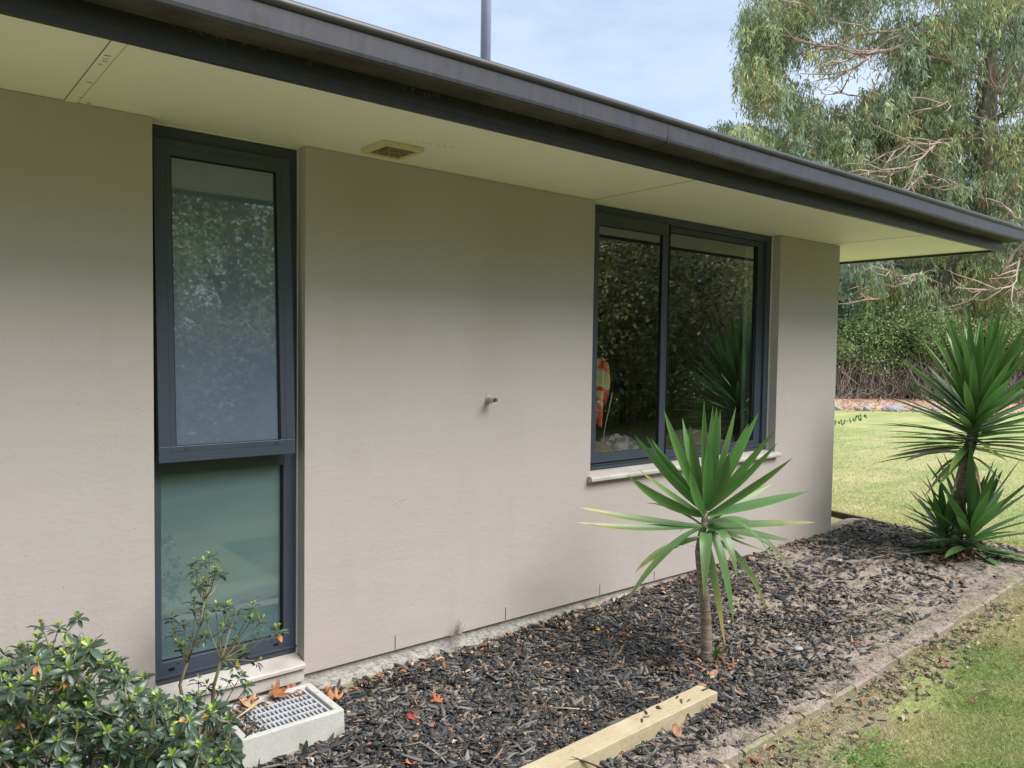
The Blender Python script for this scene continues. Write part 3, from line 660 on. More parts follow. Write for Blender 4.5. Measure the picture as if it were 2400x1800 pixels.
def dens(x, y):
    d = np.interp(x, [1, 3.4, 4.2, 5.2, 6.4, 7], [1, 1, .6, .33, .33, .42])
    d = d * (1 - .85 * sm((noise2(x, y, 2.1) - .15) / .4) * np.interp(x, [2.5, 4.5], [0.15, .7])) * (1 - .75 * np.exp(-((x - 5.3) / .5) ** 2 - ((y + .75) / .25) ** 2))
    d = d * np.interp(y, [-1.6, -1.43, -1.40, -1.05, -.6], [.06, .08, .35, .75, 1]) * (1 - .35 * sm((x - 3.4) / .8) * sm((-.85 - y) / .3))
    return d * (1 + .35 * noise2(x, y, 3))
def sample_bed(n, x0=.4, x1=6.93, y0=-1.49, y1=.0, pw=1.0):
    x = x0 + (x1 - x0) * rng.random(n * 3) ** pw; y = rng.uniform(y0, y1, n * 3); k = (rng.random(n * 3) < dens(x, y)) & ~blocked(x, y)
    return x[k][:n], y[k][:n]
def chipcol(n, brown=.12):
    g = np.clip(rng.normal(.045, .026, n), .009, .17)[:, None] * np.array([.95, .97, 1.07])
    grey = rng.random(n) < .22; g[grey] = (rng.uniform(.08, .24, grey.sum()))[:, None] * np.array([1, .95, .88])
    br = rng.random(n) < brown; g[br] = rng.uniform(.6, 1.2, br.sum())[:, None] * np.array([.30, .19, .12])
    return g
x, y = sample_bed(15000, pw=1.35)
a1 = chips(x, y, bed_z(x, y) + rng.uniform(0, .014, len(x)), rng.lognormal(-3.05, .55, len(x)), rng.uniform(.008, .024, len(x)), rng.uniform(.004, .011, len(x)), chipcol(len(x), .04))
x, y = sample_bed(1100, pw=1.3)
a0 = chips(x, y, bed_z(x, y) + rng.uniform(.004, .016, len(x)), rng.uniform(.055, .11, len(x)), rng.uniform(.014, .032, len(x)), rng.uniform(.006, .014, len(x)), chipcol(len(x), .04), .16)
x, y = sample_bed(34000, pw=1.2)
a2 = chips(x, y, bed_z(x, y) + rng.uniform(-.002, .009, len(x)), rng.lognormal(-3.85, .4, len(x)), rng.uniform(.003, .008, len(x)), rng.uniform(.002, .005, len(x)), chipcol(len(x), .12))
x, y = sample_bed(16000, pw=.85, x0=1.2); n = len(x); fcx = np.array([[.42, .35, .27], [.30, .24, .19], [.20, .17, .15], [.55, .47, .37]])[rng.integers(0, 4, n)] * rng.uniform(.7, 1.2, (n, 1))
a6 = chips(x, y, bed_z(x, y) + rng.uniform(.002, .014, n), rng.uniform(.004, .014, n), rng.uniform(.002, .005, n), rng.uniform(.001, .003, n), fcx)
# spill over the bricks
n = 1500; x = rng.uniform(2.4, 5.6, n); y = -1.5 - np.abs(rng.normal(0, .16, n)) + .06; kk = (y < -1.52) & (rng.random(n) < .5 + .5 * noise2(x, y, 2.4)); x, y = x[kk], y[kk]
a3 = chips(x, y, lawn_z(x, y) + .008, rng.lognormal(-3.4, .45, len(x)), rng.uniform(.005, .018, len(x)), rng.uniform(.003, .009, len(x)), chipcol(len(x), .15))
n = 170; x = X0 + .04 + np.abs(rng.normal(0, .04, n)); y = rng.uniform(Y0 + .04, Y1 - .04, n)
a4 = chips(x, y, np.full(n, ZT - .014) + rng.uniform(0, .012, n), rng.lognormal(-3.9, .4, n), rng.uniform(.005, .012, n), rng.uniform(.003, .007, n), chipcol(n, .25))
n = 9; x = rng.uniform(2.55, 3.08, n); y = pa[1] + (x - pa[0]) / (pb[0] - pa[0]) * (pb[1] - pa[1]) + rng.uniform(-.04, .045, n)
a5 = chips(x, y, np.full(n, -.092), rng.uniform(.02, .05, n), rng.uniform(.006, .012, n), rng.uniform(.004, .007, n), chipcol(n, 0), .08)
V, F, C = cat_([a0, a6, a1, a2, a3, a4, a5]); o = bulk('mulch', V, F, M['chip'], col=C); setp(o, 'black bark mulch chips covering the bed', 'mulch', kind='stuff')
# fine fibres
x, y = sample_bed(13000, pw=.8, y0=-1.5); xx_ = rng.uniform(2, 6.8, 7000); x = np.concatenate([x, xx_]); y = np.concatenate([y, -1.40 - np.abs(rng.normal(0, .18, 7000)) * 1.0]); n = len(x); P0 = np.stack([x, y, np.where(y < -1.51, lawn_z(x, y) + .004, bed_z(x, y) + np.where(y < -1.39, .012, 0)) + rng.uniform(.0, .01, n)], -1)
th = rng.uniform(0, 6.28, n); D = np.stack([np.cos(th), np.sin(th), rng.normal(0, .1, n)], -1) * rng.uniform(.012, .045, n)[:, None]
fc = np.where(rng.random(n)[:, None] < .6, np.array([[.52, .45, .35]]), np.array([[.30, .23, .18]])) * rng.uniform(.5, 1.3, n)[:, None]
V, F, C = blades(P0, P0 + D * .5 + rng.normal(0, .004, (n, 3)), P0 + D, np.array([0, 0, 1.]), rng.uniform(.0012, .003, n), [(0, .6), (.5, 1), (1, .3)], .3, fc)
o = bulk('twig_litter', V, F, M['dryleaf'], col=C); setp(o, 'fine dry twigs and fibres strewn over the mulch', 'litter', kind='stuff')
# small curled leaf fragments
DRY = np.array([[.38, .19, .10], [.45, .26, .15], [.52, .36, .24], [.28, .13, .09], [.58, .46, .34], [.40, .18, .11]])
def dry_leaves(x, y, z, ln):
    n = len(x); P0 = np.stack([x, y, z], -1); th = rng.uniform(0, 6.28, n); D = np.stack([np.cos(th), np.sin(th), rng.normal(0, .25, n)], -1) * ln[:, None]
    c = DRY[rng.integers(0, len(DRY), n)] * rng.uniform(.7, 1.15, n)[:, None]
    return blades(P0, P0 + D * .5 + np.stack([np.zeros(n), np.zeros(n), rng.uniform(.1, .5, n) * ln], -1), P0 + D, nrm(np.stack([rng.normal(0, .4, n), rng.normal(0, .4, n), np.ones(n)], -1)), ln * rng.uniform(.3, .6, n), [(0, .1), (.2, .8), (.5, 1), (.8, .6), (1, .08)], rng.uniform(.2, .8), c)
x, y = sample_bed(900, pw=1.2); l1 = dry_leaves(x, y, bed_z(x, y) + .012, rng.uniform(.012, .034, len(x)))
n = 260; x = rng.uniform(1.7, 6.2, n); y = -np.abs(rng.normal(.03, .05, n)); l2 = dry_leaves(x, y, bed_z(x, y) + .01, rng.uniform(.015, .05, n))
n = 150; x = rng.uniform(2.6, 5.6, n); y = -1.52 - np.abs(rng.normal(0, .22, n)); l3 = dry_leaves(x, y, lawn_z(x, y) + .02, rng.uniform(.015, .045, n))
n = 90; x = rng.normal(3.42, .13, n); y = rng.normal(-.86, .09, n); l4 = dry_leaves(x, y, bed_z(x, y) + .014, rng.uniform(.02, .05, n))
n = 120; x = rng.normal(6.45, .16, n); y = rng.normal(-1.0, .08, n); l5 = dry_leaves(x, y, bed_z(x, y) + .014, rng.uniform(.02, .06, n))
n = 110; x = rng.uniform(1.15, 1.6, n); y = rng.uniform(-.12, -.01, n); l6 = dry_leaves(x, y, np.where(x < 1.5, -.06, -.10) + rng.uniform(0, .02, n), rng.uniform(.02, .05, n))
V, F, C = cat_([l1, l2, l3, l4, l5, l6]); o = bulk('leaf_litter', V, F, M['dryleaf'], col=C); setp(o, 'small brown and orange leaf scraps scattered over the mulch', 'leaf litter', kind='stuff')
# grass blades
def grass(n, fx_, ln, wd):
    x, y = fx_(n); n = len(x); z = lawn_z(x, y); P0 = np.stack([x, y, z], -1)
    D = np.stack([rng.normal(0, .5, n), rng.normal(0, .5, n), np.ones(n)], -1); D = nrm(D) * (ln * rng.uniform(.5, 1.2, n))[:, None]
    B = np.stack([rng.normal(0, .45, n), rng.normal(0, .45, n), -.25 * np.ones(n)], -1) * ln
    u = noise2(x, y, 1.3) + .7 * noise2(x, y, 5) + rng.normal(0, .45, n); g = np.clip((u + .3) * .75, 0, 1)[:, None]
    c = (np.array([[.58, .53, .30]]) * (1 - g) + np.array([[.25, .37, .10]]) * g) * rng.uniform(.55, 1.5, n)[:, None]
    S = nrm(np.cross(D, rng.normal(size=(n, 3)))) * (wd * .5)
    V = np.stack([P0 - S, P0 + S, P0 + D + B], 1).reshape(-1, 3); F = np.arange(3 * n).reshape(-1, 3)
    return V, F, np.repeat(c, 3, 0)
def near_region(n):
    x = rng.uniform(2.3, 8.5, n * 2); y = rng.uniform(-3.2, -1.53, n * 2)
    pr = sm((-1.55 - y + .10 * noise2(x, y, 3) - np.interp(x, [2.5, 3.2, 4.5, 6], [.24, .22, .08, .0])) / .22); pr = np.clip(pr + .14 + .12 * noise2(x, y, 4), 0, 1)
    k = (rng.random(n * 2) < pr * np.interp(x, [2.3, 8.5], [1, .35])); return x[k][:n], y[k][:n]
def right_region(n):
    x = 6.98 + 9 * rng.random(n * 2) ** 1.7; y = -3 + (x * .42 + 2.2) * rng.random(n * 2); k = ~((x < 7.2) & (y > 0)); k &= x > 7.02 + np.maximum(y + .2, 0) * .18; return x[k][:n], y[k][:n]
V, F, C = cat_([grass(230000, near_region, .038, .0030), grass(120000, right_region, .035, .005), grass(2600, lambda n: (rng.uniform(2.4, 6.8, n), -1.505 - np.abs(rng.normal(0, .10, n))), .045, .004)])
o = bulk('grass', V, F, M['grass'], col=C); setp(o, 'short yellow-green mown grass blades of the lawn', 'grass', kind='stuff')
# clover and weeds near the brick edge
def weeds(cx, cy, r, n, s):
    x = rng.normal(cx, r, n); y = rng.normal(cy, r * .6, n); z = lawn_z(x, y) + rng.uniform(.01, .035, n); P0 = np.stack([x, y, z], -1); th = rng.uniform(0, 6.28, n)
    D = np.stack([np.cos(th), np.sin(th), rng.uniform(-.1, .4, n)], -1) * (s * rng.uniform(.6, 1.2, n))[:, None]
    return blades(P0, P0 + D * .5, P0 + D, np.array([0, 0, 1.]), s * .7, [(0, .1), (.3, .8), (.7, 1), (1, .2)], .2, np.array([[.10, .23, .04]]) * rng.uniform(.7, 1.4, (n, 1)))
V, F, C = cat_([weeds(3.25, -1.83, .10, 420, .014), weeds(3.1, -1.65, .06, 60, .014), weeds(4.5, -1.65, .2, 120, .012)]); o = bulk('clover_patch', V, F, M['leaf'], col=C)
setp(o, 'bright green clover growing at the lawn edge', 'clover', kind='stuff')
n = 260; x = rng.normal(4.75, .2, n); y = rng.normal(-1.22, .1, n); P0 = np.stack([x, y, bed_z(x, y)], -1); D = np.stack([rng.normal(0, .4, n), rng.normal(0, .4, n), np.ones(n)], -1) * .03
V, F, C = blades(P0, P0 + D * .6, P0 + D, np.array([0, 1., 0]), .003, [(0, 1), (.5, .8), (1, .1)], .1, np.array([[.22, .32, .06]]) * rng.uniform(.7, 1.3, (n, 1)))
o = bulk('moss_tuft', V, F, M['leaf'], col=C); setp(o, 'sparse light green weeds sprouting in the mulch near the bricks', 'weeds', kind='stuff')

# notable fallen leaves, each a thing
def ground_at(px, py, fn, off=0):
    z = -.15
    dd = CF + (px - 1200) / FP * CR - (py - 900) / FP * CU
    for _ in range(20): p = CAM + dd * ((z - CAM[2]) / dd[2]); z = float(fn(p[0], p[1])) + off
    return p
def lobed(name, p, size, col, yaw, lobes, label, curl=.35, z=None, seed=0, group=None):
    r = np.random.default_rng(seed); n = 40; V = [(0, 0, 0)]; F = []
    for ring in (0.5, 1.0):
        for i in range(n):
            a = 2 * math.pi * i / n; e = 1.0
            if lobes: e = (.50 + .5 * abs(math.cos(a * lobes / 2)) ** 1.3) * (1.15 if abs(math.cos(a / 2)) > .8 else .85)
            else: e = 1 / math.sqrt((math.cos(a)) ** 2 + (math.sin(a) / .5) ** 2)
            rr = ring * size * (e if ring == 1 else .5 + .5 * e); x, y = rr * math.cos(a), rr * math.sin(a)
            V.append((x, y, curl * (y * y * 1.2 + .35 * x * x) / size + r.normal(0, .04) * size * ring * (curl + .1)))
    for i in range(n):
        F.append((0, 1 + i, 1 + (i + 1) % n)); F.append((1 + i, 1 + n + i, 1 + n + (i + 1) % n, 1 + (i + 1) % n))
    m = mat(name + '_' + str(seed), col, .65, .3, var=[(40, tuple(c * .6 for c in col), .45, .75, 4)], trans=.15)
    b = MB(); b.v = V; b.f = F; o = b.build(name, m, smooth=True); o.location = (p[0], p[1], (p[2] if z is None else z) + size * .12 + .012)
    o.rotation_euler = (r.normal(0, .25), r.normal(0, .25), yaw); o.modifiers.new('t', 'SOLIDIFY').thickness = .0006
    st = MB().tube([(-size * .5, 0, .0), (-size * 1.1, .003, size * .05), (-size * 1.5, .008, 0)], .0009, 5).build('leaf_stalk', m); st.parent = o
    setp(o, label, 'leaf', group or 'fallen leaves on the bed')
GB = lambda px, py: ground_at(px, py, bed_z)
GL = lambda px, py: ground_at(px, py, lawn_z)
lobed('fallen_leaf', GB(1120, 1645), .021, (.62, .55, .05), .4, 0, 'small bright yellow oval leaf on the black mulch', .1, seed=1)
lobed('fallen_leaf', GB(968, 1690), .032, (.42, .07, .05), 1.9, 5, 'dark red lobed leaf on the mulch in front of the drain', .3, seed=2)
lobed('fallen_leaf', GB(964, 1793), .036, (.50, .20, .11), .3, 0, 'broad rusty orange leaf at the bottom edge of the mulch', .5, seed=3)
lobed('fallen_leaf', GB(1026, 1652), .034, (.50, .18, .09), 2.6, 7, 'curled orange-brown star leaf left of the yellow oval leaf', .7, seed=4)
lobed('fallen_leaf', GB(1586, 1722), .040, (.50, .27, .19), .9, 0, 'pinkish tan leaf on the ground in front of the pine beam', .45, seed=5)
lobed('fallen_leaf', GB(1457, 1495), .030, (.42, .10, .06), .2, 0, 'curled dark red leaf left of the slim yucca', .8, seed=6)
lobed('fallen_leaf', GB(1400, 1480), .026, (.62, .46, .10), 1.1, 0, 'yellow-tan leaf on mulch near the wall left of the slim yucca', .4, seed=7)
lobed('fallen_leaf', (1.36, -.09, -.03), .050, (.36, .14, .06), .5, 7, 'dark brown lobed leaf resting on the back of the drain grate', .5, seed=8)
lobed('fallen_leaf', (1.235, -.075, -.05), .052, (.60, .38, .22), 1.7, 7, 'pale tan lobed leaf beside the sill behind the drain', .5, seed=9)
lobed('fallen_leaf', (1.62, -.13, -.115), .055, (.55, .27, .13), 2.6, 7, 'large orange-brown lobed leaf against the right end of the drain', .8, seed=10)
lobed('fallen_leaf', (1.585, -.10, -.09), .045, (.38, .16, .08), .9, 7, 'darker crumpled leaf tucked behind the right end of the drain', .9, seed=11)
lobed('fallen_leaf', GB(1935, 1635), .036, (.60, .45, .30), .2, 5, 'flat pale tan leaf lying on the brick edge', .3, seed=12)
lobed('fallen_leaf', GB(1668, 1672), .036, (.45, .22, .14), 2.2, 0, 'curled brown leaf beside the end of the pine beam', .8, seed=13)
lobed('fallen_leaf', GL(1772, 1793), .030, (.62, .16, .07), 1.2, 5, 'bright orange-red lobed leaf at the bottom of the lawn edge', .3, seed=14)
lobed('fallen_leaf', GL(2063, 1720), .013, (.60, .14, .08), .4, 0, 'tiny orange-red leaf on the clover', .2, seed=15)
lobed('fallen_leaf', GL(2262, 1480), .030, (.55, .42, .32), .5, 0, 'folded pale leaf on the grass beyond the bricks', .7, seed=16)
lobed('fallen_leaf', GL(2225, 1652), .018, (.52, .35, .24), .9, 0, 'small pinkish leaf in the middle of the near lawn', .4, seed=17)
lobed('fallen_leaf', GB(1714, 1571), .028, (.48, .20, .11), .1, 0, 'orange-brown leaf right of the slim yucca base', .4, seed=18)
lobed('fallen_leaf', GB(1672, 1586), .034, (.45, .25, .19), .1, 0, 'ribbed pinkish leaf below the slim yucca base', .3, seed=19)
lobed('fallen_leaf', GB(1924, 1522), .020, (.52, .20, .14), .1, 0, 'round orange leaf in the open mulch right of the slim yucca', .3, seed=20)
for i, (px, py, s_, lb) in enumerate([(1870, 1525, (.032, .02, .012), 'smooth grey-green oval pebble on the mulch right of the slim yucca'), (1966, 1318, (.035, .018, .010), 'flat pale pebble on the bare earth near the house corner'), (1850, 1493, (.028, .013, .010), 'long pale pebble just beyond the grey-green one'), (2268, 1521, (.018, .012, .008), 'small pale pebble on the near lawn')]):
    p = GB(px, py) if i < 3 else GL(px, py); o = bulk('pebble', rock(40 + i, s_) + p + np.array([0, 0, .012]), if_, M['pebble'], smooth=True); setp(o, lb, 'pebble', 'loose pebbles')
# stick
p = GB(985, 1755); b = MB(); pts = [GB(950, 1760), GB(985, 1752), GB(1010, 1768), GB(1030, 1783), GB(1045, 1800)]
b.tube([q + np.array([0, 0, .022]) for q in pts], [.003, .005, .004, .003, .002], 7); o = b.build('dry_stick', M['twig'], smooth=True); setp(o, 'pale crooked twig lying on the mulch at the bottom edge', 'stick')
b = MB(); pts = [GB(1265, 1665), GB(1330, 1668), GB(1390, 1672)]; b.tube([q + np.array([0, 0, .016]) for q in pts], [.003, .0045, .003], 6); o = b.build('dry_stick', M['twig'], smooth=True); setp(o, 'straight pale twig on the mulch above the pine beam', 'stick')
b = MB(); b.tube([(1.14, -.20, -.018), (1.26, -.13, -.01)], [.004, .006], 5); o = b.build('dry_stick', M['pine'], smooth=True); setp(o, 'flat tan splinter lying across the drain grate', 'stick')

# ------------------------------------------------------------------ yuccas
PROF = [(0, .55), (.1, .62), (.3, .95), (.5, 1.0), (.68, .82), (.83, .5), (.94, .2), (1, .01)]
def yucca_near():
    root = empty('yucca', (3.441, -.846, -.14), 'slim young yucca with one green spiky crown in front of the wide window', 'yucca')
    D0 = 4.209
    def cp(x, y, d=0): return at(1340 + x / 2.37, 900 + y / 2.37, D0 - d)
    pts = [cp(755, 1545), cp(748, 1500), cp(748, 1400), cp(745, 1300), cp(738, 1200), cp(728, 1100), cp(712, 1000), cp(705, 930), cp(718, 850), cp(738, 770), cp(742, 700)]
    MB().tube(pts, [.036, .032, .030, .029, .027, .025, .022, .020, .020, .020, .012], 16).build('trunk', M['yuccatrunk'], root, smooth=True)
    # tip, control, depth offset of tip (towards camera), width, yellowing
    Lf = [(735, 85, 735, 400, 0, 38, 0), (785, 115, 770, 400, -.1, 34, 0), (805, 125, 800, 380, .0, 60, 0), (825, 145, 810, 400, -.12, 40, 0), (912, 125, 850, 400, -.15, 36, 0), (985, 215, 880, 450, -.1, 48, 0),
          (1040, 155, 900, 420, -.02, 56, 0), (1130, 258, 920, 500, .05, 50, 0), (1145, 325, 960, 520, .02, 52, 0), (1228, 410, 980, 600, .1, 44, 0), (1120, 548, 960, 640, -.2, 44, .1), (1325, 595, 1040, 670, .02, 58, .1),
          (1355, 768, 1060, 780, .05, 46, .9), (1240, 875, 970, 830, .12, 50, .2), (1118, 935, 930, 905, .15, 40, .9), (510, 140, 600, 420, 0, 50, 0), (615, 190, 650, 430, -.12, 46, 0), (655, 225, 680, 440, .03, 48, 0),
          (345, 280, 560, 540, 0, 50, 0), (412, 288, 600, 560, -.08, 44, 0), (440, 300, 620, 560, -.15, 40, 0), (365, 470, 580, 650, .1, 34, .4), (308, 503, 500, 680, .1, 54, 0), (408, 662, 560, 660, -.25, 18, .3),
          (42, 684, 330, 760, .05, 42, 1), (28, 768, 330, 820, .12, 42, .9), (350, 1050, 470, 900, .1, 40, .7), (280, 1245, 520, 880, .22, 58, .1), (735, 1200, 752, 720, .30, 64, .2), (922, 1088, 850, 700, .26, 62, .1),
          (902, 1350, 830, 830, .2, 56, .1), (853, 1465, 780, 1010, .14, 48, .9), (1128, 975, 890, 640, .2, 52, .2), (1238, 1055, 1010, 700, .06, 40, .2), (1090, 1275, 960, 900, -.1, 42, .5),
          (872, 382, 850, 560, .16, 66, 0), (657, 470, 660, 600, .15, 60, 0), (760, 300, 760, 500, .1, 56, 0), (600, 820, 640, 780, -.2, 40, 0), (890, 660, 830, 700, -.25, 40, 0), (520, 900, 600, 860, -.25, 36, .6), (1000, 760, 900, 740, -.25, 50, 0), (970, 860, 880, 850, -.3, 44, .2)]
    n = len(Lf); P0 = np.zeros((n, 3)); P1 = P0.copy(); P2 = P0.copy(); W = np.zeros(n); am = np.zeros(n); up = np.zeros((n, 3))
    axis_mid = cp(742, 760)
    for i, (tx, ty, cx, cy, dp, wd, yl) in enumerate(Lf):
        droop = ty > 560; by = 700 + (90 if ty > 600 else (30 if ty > 400 else 0)) + (60 if ty > 1000 and dp < .2 else 0) + (60 if dp > .25 and ty > 1000 else 0)
        P0[i] = cp(742 + (cx - 742) * .05, by, .015 * np.sign(dp)); P2[i] = cp(tx, ty, dp); P1[i] = cp(cx, cy, dp * (.75 if ty > 1000 else .45)); W[i] = wd / 2.37 / FP * (D0 - dp * .5) * 1.10; am[i] = max(yl, .35 * rng.random() if ty > 400 else 0)
        T = P1[i] - P0[i]; h = np.array([T[0], T[1], 0]); up[i] = np.array([0, 0, .75]) - .2 * h - CF * .65
        if ty <= 560: up[i] = -CF + rng.normal(0, .3, 3) + .35 * nrm(axis_mid - (P0[i] + P2[i]) * .5)
        elif dp > .12: up[i] = np.array([0, 0, .8]) + .6 * nrm(P2[i] - axis_mid)
    g = np.array([[.052, .165, .034]]) * rng.uniform(.6, 1.5, (n, 1)) + rng.uniform(0, .02, (n, 1)) * np.array([[1, .3, .2]])
    bl = np.array([1 if q[1] > 560 else 0 for q in Lf])[:, None]; g = g * (1 - .5 * bl) + np.array([[.10, .20, .09]]) * .5 * bl
    V, F, C = blades(P0, P1, P2, up, W, PROF, .28, g, edge=(.30, .40, .16), tipcol=((.52, .38, .14), am))
    o = bulk('crown', V, F, M['blade'], root, C, smooth=True); o.modifiers.new('sub', 'SUBSURF').render_levels = 1
    # small sucker at the foot
    n = 12; c0 = cp(800, 1520, .01); th = rng.uniform(0, 6.28, n); el = rng.uniform(.2, 1.4, n); ln = rng.uniform(.05, .10, n)
    D = np.stack([np.cos(th) * np.cos(el), np.sin(th) * np.cos(el), np.sin(el)], -1) * ln[:, None]; P0 = np.repeat(c0[None], n, 0)
    V, F, C = blades(P0, P0 + D * .6 + [0, 0, .01], P0 + D, np.array([.3, .2, 1.]), .013, PROF, .3, np.array([[.06, .15, .04]]) * rng.uniform(.8, 1.3, (n, 1)), edge=(.2, .3, .1))
    bulk('sucker', V, F, M['blade'], root, C, smooth=True)
    n = 3; P0 = np.array([cp(1020, 950, .0), cp(1025, 1010, 0), cp(545, 905, .1)]); P2 = np.array([cp(1018, 1045, 0), cp(1022, 1045, 0), cp(700, 905, .02)])
    for i in range(3): V, F, C = blades(P0[i:i+1], (P0[i:i+1] + P2[i:i+1]) / 2 + [0, 0, .01], P2[i:i+1], np.array([.5, -.5, .6]), .008, PROF, .5, np.array([[.62, .58, .5]])); bulk('dead_leaf', V, F, M['dryleaf'], root, C)
yucca_near()
def rosette(base, top, n, ln, el0, el1, w, seed, lean=(0, 0), droop=.25, col=(.075, .19, .048)):
    r = np.random.default_rng(seed); i = np.arange(n); t = i / (n - 1)       # 0 = newest (top)
    az = i * 2.39996 + r.normal(0, .15, n); el = np.radians(el0 + (el1 - el0) * t ** .9 + r.normal(0, 4, n))
    base = np.array(base); top = np.array(top); P0 = top + (base - top) * (t ** 1.1)[:, None]
    D = np.stack([np.cos(az) * np.cos(el) + lean[0], np.sin(az) * np.cos(el) + lean[1], np.sin(el)], -1); D = nrm(D); l = ln * r.uniform(.85, 1.08, n) * (1 - .35 * (t < .08)) * (1 - .12 * t)
    P2 = P0 + D * l[:, None] - np.array([0, 0, 1]) * (droop * l * np.cos(el) * (t + .1) * r.uniform(.3, 1.2, n))[:, None]
    P1 = P0 + D * (l * .5)[:, None]
    ax = nrm(top - base + 1e-6)
    up = ax[None] * 1.0 - D * .3; g = np.array(col)[None] * r.uniform(.75, 1.35, (n, 1)); am = np.where(t > .75, r.random(n) ** 2, 0) * .9
    return blades(P0, P1, P2, up, w * r.uniform(.85, 1.1, n), PROF, .35, g, edge=(.26, .36, .14), tipcol=((.42, .33, .12), am))
def yucca_far():
    D = 6.10; root = empty('yucca', (6.531, -.918, .0), 'tall forked yucca with ringed trunk and two low suckers beyond the house corner', 'yucca')
    pts = [at(2238, 1300, D), at(2240, 1270, D), at(2247, 1220, D), at(2252, 1160, D), at(2255, 1120, D), at(2262, 1080, D), at(2275, 1040, D), at(2284, 1000, D), at(2290, 955, D)]
    MB().tube(pts, [.055, .047, .043, .041, .040, .040, .042, .034, .02], 18).build('trunk', M['yuccatrunk'], root, smooth=True)
    a = rosette(at(2272, 1055, D), at(2290, 945, D), 130, .82, 88, -10, .066, 3, lean=(.02, .0), droop=.10)
    # the newest spears stand up from the heart
    n = 26; r = np.random.default_rng(5); P0 = np.repeat(at(2289, 960, D)[None], n, 0); az = r.uniform(0, 6.28, n); sp = r.uniform(.12, .62, n)
    P2 = P0 + np.stack([np.cos(az) * sp * .75, np.sin(az) * sp * .75, r.uniform(.62, .84, n) * (1 - sp * .35)], -1); P1 = P0 + (P2 - P0) * .45 + np.stack([np.cos(az), np.sin(az), 0 * az], -1) * .03
    h = blades(P0, P1, P2, (np.stack([-np.cos(az), -np.sin(az), .4 + 0 * az], -1)), .066, PROF, .35, np.array([[.075, .19, .045]]) * r.uniform(.8, 1.3, (n, 1)), edge=(.30, .42, .16), tipcol=((.3, .3, .1), np.zeros(n)))
    V, F, C = cat_([a, h]); bulk('crown', V, F, M['blade'], root, C, smooth=True)
    V, F, C = rosette(at(2270, 1290, D - .1), at(2277, 1240, D - .1), 46, .68, 84, -12, .070, 11, droop=.12); s1 = bulk('sucker', V, F, M['blade'], root, C, smooth=True); s1['label'] = 'larger low sucker right of the trunk'
    V, F, C = rosette(at(2212, 1275, D + .05), at(2214, 1240, D + .05), 30, .46, 86, 5, .055, 12, lean=(-.12, .08), droop=.1); s2 = bulk('sucker', V, F, M['blade'], root, C, smooth=True); s2['label'] = 'smaller low sucker left of the trunk'
    MB().tube([at(2212, 1285, D), at(2213, 1245, D + .05)], [.022, .018], 10).build('sucker_stem', M['yuccatrunk'], root, smooth=True)
    MB().tube([at(2265, 1300, D - .1), at(2272, 1262, D - .1), at(2277, 1240, D - .1)], [.03, .026, .02], 10).build('sucker_stem', M['yuccatrunk'], root, smooth=True)
    n = 8; r = np.random.default_rng(9); P0 = np.repeat(at(2268, 1068, D - .04)[None], n, 0); tip = np.array([at(x, y, D - d) for x, y, d in [(2165, 1167, .2), (2118, 1084, .1), (2300, 1160, .3), (2360, 1155, .2), (2180, 1130, -.1), (2290, 1175, -.1), (2230, 1165, .2), (2120, 1080, .15)]])
    c1 = (P0 + tip) / 2 + np.array([0, 0, .10]); dc = np.array([[.36, .30, .18], [.30, .24, .19], [.45, .28, .18], [.40, .33, .28], [.28, .3, .12], [.4, .25, .16], [.3, .22, .16], [.3, .26, .2]])
    for i in range(8): V, F, C = blades(P0[i:i+1], c1[i:i+1], tip[i:i+1], np.array([-.3, -.5, 1]), .032, PROF, .6, dc[i:i+1]); bulk('dead_leaf', V, F, M['dryleaf'], root, C)
yucca_far()

# ------------------------------------------------------------------ evergreen shrub in front of the tall window
LPROF = [(0, .12), (.18, .55), (.42, 1.0), (.68, .95), (.88, .5), (1, .04)]
def whorls(P, AX, sc, seed):
    r = np.random.default_rng(seed); out_ = []
    n = len(P); out = []
    for (cnt, elr, lnr, wr, col, ed, lift) in ((9, (-.35, .55), (.033, .054), .38, (.052, .088, .058), (.05, .10, .05), 0), (6, (.7, 1.35), (.018, .032), .34, (.25, .35, .06), (.22, .34, .05), .006)):
        m = n * cnt; p = np.repeat(P, cnt, 0); ax = nrm(np.repeat(AX, cnt, 0)); s = np.repeat(sc, cnt)
        a = np.cross(ax, np.array([.3, .2, 1.])); bad = np.linalg.norm(a, axis=1) < .1; a[bad] = np.cross(ax[bad], np.array([1., 0, 0])); a = nrm(a); b_ = np.cross(ax, a)
        az = np.tile(np.arange(cnt) * 2 * np.pi / cnt, n) + np.repeat(r.uniform(0, 6, n), cnt) + r.normal(0, .25, m); el = r.uniform(*elr, m); ln = r.uniform(*lnr, m) * s
        D = (np.cos(az) * np.cos(el))[:, None] * a + (np.sin(az) * np.cos(el))[:, None] * b_ + np.sin(el)[:, None] * ax
        p0 = p + ax * (lift - r.uniform(0, .018, m) * (lift == 0))[:, None] * s[:, None] + D * .003; P2 = p0 + D * ln[:, None] - np.array([0, 0, 1]) * (.12 * ln)[:, None]; P1 = p0 + D * (ln * .5)[:, None] + ax * (ln * .08)[:, None]
        c = np.array(col)[None] * r.uniform(.65, 1.5, (m, 1)); 
        if lift == 0:
            k = r.random(m) < .010; c[k] = np.array([.42, .17, .05]) * r.uniform(.8, 1.3, (k.sum(), 1)); k = r.random(m) < .12; c[k] = np.array([.055, .095, .03])
        out.append(blades(p0, P1, P2, ax + D * .05, ln * wr, LPROF, .30, c, edge=None, tipcol=None))
    return cat_(out)
